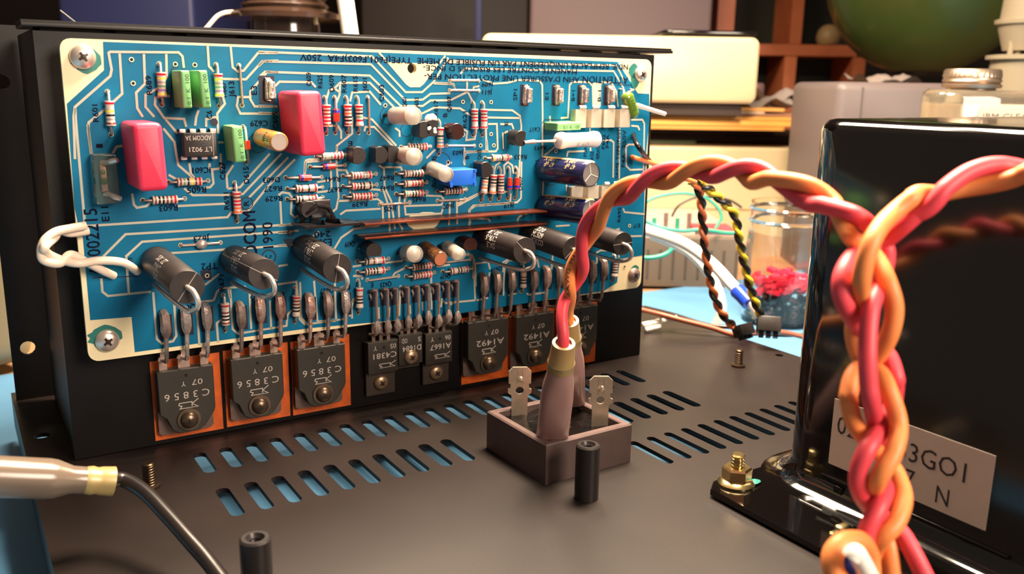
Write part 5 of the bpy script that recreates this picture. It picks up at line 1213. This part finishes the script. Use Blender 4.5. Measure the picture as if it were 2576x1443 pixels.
# blue bin, turned metal base, rods, dark and mauve panels
M, w, h, d = bench_box(148, 490, -170, 300, 760, 160, ZT)
o = MB(); o.rbox(0, d / 2, 0, h, w, d, 5, 2); tag(o.build('blue_bin', mat('dark_blue_plastic', (30, 36, 76), .5), None, M), 'dark blue plastic bin behind the top left of the heat sink', 'bin')
c = at(718, 40, 470); M = Matrix.Translation((c.x, c.y, 0)); k = 470 / FPX
t = thing('turned_knob_base', 'glossy dark ribbed round base with a wide flange behind the heat sink', 'stand', M)
def zz(y): return at(718, y, 470).z
mb = MB(); mb.lathe([(95 * k, zz(420)), (95 * k, zz(90)), (86 * k, zz(84)), (84 * k, zz(56)), (150 * k, zz(50)), (152 * k, zz(38)), (120 * k, zz(30)), (104 * k, zz(24)), (110 * k, zz(16)), (98 * k, zz(6)), (104 * k, zz(-4)), (90 * k, zz(-12)), (92 * k, zz(-60))], 40); mb.build('turned_body', mat('dark_glossy_bakelite', (58, 42, 34), .14, coat=.6), t)
a, b = at(852, -120, 440), at(915, 330, 446); mb = MB(); mb.tube([b, a], 4.1, 16); tag(mb.build('white_rod', M_WWHT), 'bright white rod standing behind the heat sink right of the dark round base', 'rod')
cable('white_lead', 'short white lead ending at the dark round base behind the heat sink', [at(490, 100, 440), at(520, 70, 440), at(545, 42, 442), at(566, 32, 444), at(590, 30, 452)], 1.0, M_WCREAM)
mb = MB(); mb.tube(spline([at(152, 26, 262), at(185, 52, 262), at(205, 70, 263), at(214, 92, 263)], 6), .22, 6); tag(mb.build('plastic_fibre', M_CLEAR), 'fine clear plastic fibre sticking up over the top left corner of the board', 'fibre')
M, w, h, d = bench_box(905, 1334, -300, 130, 980, 120, ZT)
o = MB(); o.rbox(0, d / 2, 0, h, w, d, 3, 2); tag(o.build('dark_cabinet', mat('dark_brown_cabinet', (24, 13, 9), .6), None, M), 'dark brown cabinet behind the white rod', 'cabinet')
M, w, h, d = bench_box(1195, 1212, -10, 110, 900, 10)
o = MB(); o.rbox(0, d / 2, 0, h, w, d, 1, .5); tag(o.build('blue_strip', mat('deep_blue_edge', (34, 40, 84), .6), None, M), 'narrow dark blue strip in front of the dark cabinet', 'strip')
M, w, h, d = bench_box(1336, 1800, -300, 110, 965, 130, ZT)
o = MB(); o.rbox(0, d / 2, 0, h, w, d, 4, 2); tag(o.build('mauve_cabinet', mat('mauve_grey_enamel', (128, 108, 110), .5), None, M), 'mauve grey metal cabinet behind the cream instrument', 'cabinet')
# wooden cubby with an egg shaped thing
c = at(1990, 130, 1020)
t = thing('wooden_cubby', 'reddish brown wooden cubby shelf in the dark corner above the crumpled paper', 'shelf', Matrix.Translation(c) @ Matrix.Rotation(YAW, 4, 'Z')); k = 1020 / FPX
M_CUB = mat('reddish_wood', (196, 112, 70), .5, rgb2=(160, 84, 52), vs=14)
def cb(x0, x1, y0, y1, nm, d=70):
    mb = MB(); mb.box((x0 - 1990) * k, (x1 - 1990) * k, 0, d, (130 - y1) * k, (130 - y0) * k, bev=.8); mb.build(nm, M_CUB, t)
cb(1800, 1842, -200, 330, 'upright'); cb(1984, 2013, -200, 112, 'upright'); cb(1976, 2006, 141, 330, 'upright'); cb(2148, 2180, 141, 330, 'upright'); cb(1842, 2156, 112, 140, 'shelf_board')
mb = MB(); mb.box((1800 - 1990) * k, (2180 - 1990) * k, 70, 74, (130 - 330) * k, (130 + 200) * k); mb.build('back_board', mat('cubby_back_dark', (32, 34, 26), .7), t)
c = at(2082, 112, 1036); k2 = 1036 / FPX
mb = MB(); mb.lathe([(24 * k2, 0), (29 * k2, 10 * k2), (29.5 * k2, 20 * k2), (26 * k2, 33 * k2), (18 * k2, 43 * k2), (8 * k2, 48 * k2), (.5 * k2, 49 * k2)], 24); tag(mb.build('egg_ornament', mat('beige_stone', (150, 124, 84), .5), None, Matrix.Translation(c)), 'beige egg shaped ornament on the wooden cubby shelf', 'ornament')
c = at(1908, 225, 1000); mb = MB(); mb.rbox(0, 0, -7, 7, 13, 8, 3, 3, 3); tag(mb.build('pink_trinket', mat('pinkish_grey', (150, 116, 116), .5), None, Matrix.Translation(c)), 'small pinkish grey trinket right of the cream instrument', 'trinket')
# green glass globe
c = at(2338, -62, 840); r = 246 * 840 / FPX; n = 20
mb = MB(); mb.lathe([(r * math.sin(PI * i / n) + .01, -r * math.cos(PI * i / n)) for i in range(1, n)], 48); t = thing('green_globe', 'large dark green glass globe hanging in the top right corner', 'globe', Matrix.Translation(c)); mb.build('globe', mat('dark_green_glass', (62, 84, 36), .3, coat=.3, rgb2=(74, 72, 40), vs=8), t)
mb = MB(); mb.lathe([(r * .25, -r * 1.0), (r * .3, -r * .93), (r * .2, -r * .9)], 24); mb.build('bottom_rim', M_WBLK, t)
# grey plastic case
M, w, h, d = bench_box(2093, 2440, 208, 520, 540, 90, ZT)
t = thing('grey_case', 'grey plastic case with seams behind the black transformer', 'case', M)
mb = MB(); mb.rbox(0, d / 2, 0, h, w, d, 6, 5); mb.build('shell', mat('grey_plastic_shell', (92, 82, 82), .5), t)
for x in (2157, 2320):
    mb = MB(); q = (x - 2266.5) * 540 / FPX; mb.box(q - .5, q + .5, -.4, 6, h * .4, h - 3); mb.build('seam', mat('dark_seam', (84, 74, 72), .6), t)
# bottle with threaded metal cap and label
c = at(2442, 225, 450); k = 450 / FPX; bz = ZM
t = thing('glass_bottle', 'square shouldered glass bottle with ribbed metal cap and white label behind the transformer', 'bottle', Matrix.Translation((c.x, c.y, 0)) @ Matrix.Rotation(YAW, 4, 'Z'))
def z2(y): return at(2442, y, 450).z
gl = mat('bottle_glass', (226, 214, 192), .05, trans=.9, ior=1.42)
mb = MB(); mb.rbox(34 * k, 0, bz, z2(226), 290 * k, 150 * k, 12, 4, 2); mb.build('glass_body', gl, t)
mb = MB(); mb.rbox(34 * k, 0, bz + 1, z2(262), 270 * k, 130 * k, 10, .5, 2); mb.build('liquid', mat('amber_liquid', (176, 150, 116), .1, trans=.4), t)
mb = MB(); mb.lathe([(56 * k, z2(230)), (56 * k, z2(222)), (68 * k, z2(221)), (70 * k, z2(214)), (64 * k, z2(210)), (69 * k, z2(204)), (66 * k, z2(199)), (66 * k, z2(196))], 36, caps=(1, 1)); mb.build('cap_skirt', mat('grey_metal_cap', (168, 148, 130), .35, metal=.9), t)
mb = MB(); n = 40; L = []
for r_, y in ((64, 197), (66, 194), (64, 178), (60, 174)): L.append([(r_ * k * (1 + .025 * (j % 2)) * math.cos(PI * j / n), r_ * k * (1 + .025 * (j % 2)) * math.sin(PI * j / n), z2(y)) for j in range(2 * n)])
mb.loft(L); mb.build('knurled_cap', MATS['grey_metal_cap'], t)
mb = MB(); mb.rbox(0, 0, 0, .4, 200 * k, 120 * k, 3, .1); o = mb.build('paper_label', mat('bottle_label_paper', (176, 160, 140), .7), t); o.matrix_local = smm(Matrix.Translation((90 * k, -75.4 * k, z2(322))) @ Matrix.Rotation(PI / 2, 4, 'X'))
text(t, 'label_print', M_LINK, 'IBM CLEANING', lambda x, y, k=k, zb=z2(297): (-1 * k + x, -77.6 * k - .1, zb + y), 175 * k, 15 * k)
# white dispenser bottle
c = at(2580, 120, 560); k = 560 / FPX
def z3(y): return at(2580, y, 560).z
t = thing('dispenser_bottle', 'translucent white dispenser bottle with a flanged pump at the right edge', 'bottle', Matrix.Translation((c.x, c.y, 0)) @ Matrix.Rotation(YAW, 4, 'Z'))
mw = mat('milky_plastic', (158, 146, 124), .35, trans=.25)
mb = MB(); mb.lathe([(74 * k, bz), (76 * k, bz + 2), (76 * k, z3(152)), (88 * k, z3(150)), (88 * k, z3(140)), (70 * k, z3(138))], 36); mb.build('lower_body', mw, t)
for q in (-48, -30, 20): mb = MB(); mb.cyl((q * k, -20 * k, z3(140)), (q * k, -20 * k, z3(72)), 7 * k, n=10); mb.build('pillar', mw, t)
mb = MB(); mb.lathe([(52 * k, z3(128)), (70 * k, z3(66)), (77 * k, z3(62)), (78 * k, z3(52)), (66 * k, z3(48)), (60 * k, z3(-60))], 36); mb.build('upper_cone', mw, t)
# left edge: clear bag behind the chassis
c = at(-40, 780, 360); mb = MB(); mb.rbox(0, 0, -46, 36, 26, 30, 8, 8, 8); tag(mb.build('plastic_bag', mat('dull_clear_plastic', (150, 140, 112), .2, trans=.5), None, Matrix.Translation((c.x, c.y, 32)) @ Matrix.Rotation(.4, 4, 'Z')), 'dull clear plastic bag just left of the black rear panel', 'bag')

# repeats carry one group phrase
GROUPS = {'resistor': 'axial resistors on the circuit board', 'diode': 'red glass diodes on the circuit board', 'film_capacitor': 'box film capacitors on the circuit board',
          'electrolytic_capacitor': 'electrolytic cans on the circuit board', 'capacitor': 'clear capped capacitors on the circuit board', 'power_resistor': 'black power resistors standing out of the board',
          'transistor': 'black three legged transistors on the board', 'power_transistor': 'power transistors on the heat sink', 'driver_transistor': 'driver transistors on the heat sink',
          'insulating_film': 'orange films under the power transistors', 'machine_screw': 'screws holding the transistors', 'pan_head_screw': 'screws at the corners of the board', 'fuse_clip': 'fuse clips on the board',
          'copper_bar': 'copper bars across the board', 'spade_connector': 'booted connectors on the rectifier', 'standoff': 'threaded standoffs on the chassis', 'threaded_stud': 'threaded studs on the chassis',
          'twisted_wires': 'thin twisted wires', 'wire_pair': 'red and orange transformer wires', 'wire_plug': 'black wire plugs', 'bullet_plug': 'white wire connectors', 'green_wire': 'teal wires behind the chassis',
          'folder': 'dark folders on the cabinet', 'envelope': 'manila envelopes under the instrument', 'crumpled_paper': 'crumpled papers at the back'}
for o in COL.objects:
    k = o.name.split('.')[0]
    if o.parent is None and k in GROUPS and o.get('label'): o['group'] = GROUPS[k]

flush_text()

# prints, recesses and scores belong to the part they lie on (thing > part > sub-part)
ON = {'print': ('case', 'body', 'sleeve', 'clear_sleeve'), 'printed_text': ('solder_mask',), 'etched_gap_line': ('solder_mask',), 'pad_outline': ('solder_mask',), 'plated_hole': ('solder_mask',),
      'label_print': ('paper_label',), 'cross_recess': ('head',), 'vent_score': ('can_top',), 'gold_stripe': ('sleeve',), 'mould_line': ('body',), 'stamped_symbol': ('body',), 'index_line': ('body',),
      'index_dimple': ('body',), 'wire_print': ('orange_wire',)}
kids = {}
for o in COL.objects:
    if o.parent is not None: kids.setdefault(o.parent.name, []).append(o)
for par, ch_ in kids.items():
    for o in ch_:
        want = ON.get(o.name.split('.')[0])
        host = next((c for w_ in want or () for c in ch_ if c.name.split('.')[0] == w_), None)
        if host is not None:
            local = host.matrix_basis.inverted() @ o.matrix_basis; o.parent = host; o.matrix_basis = local
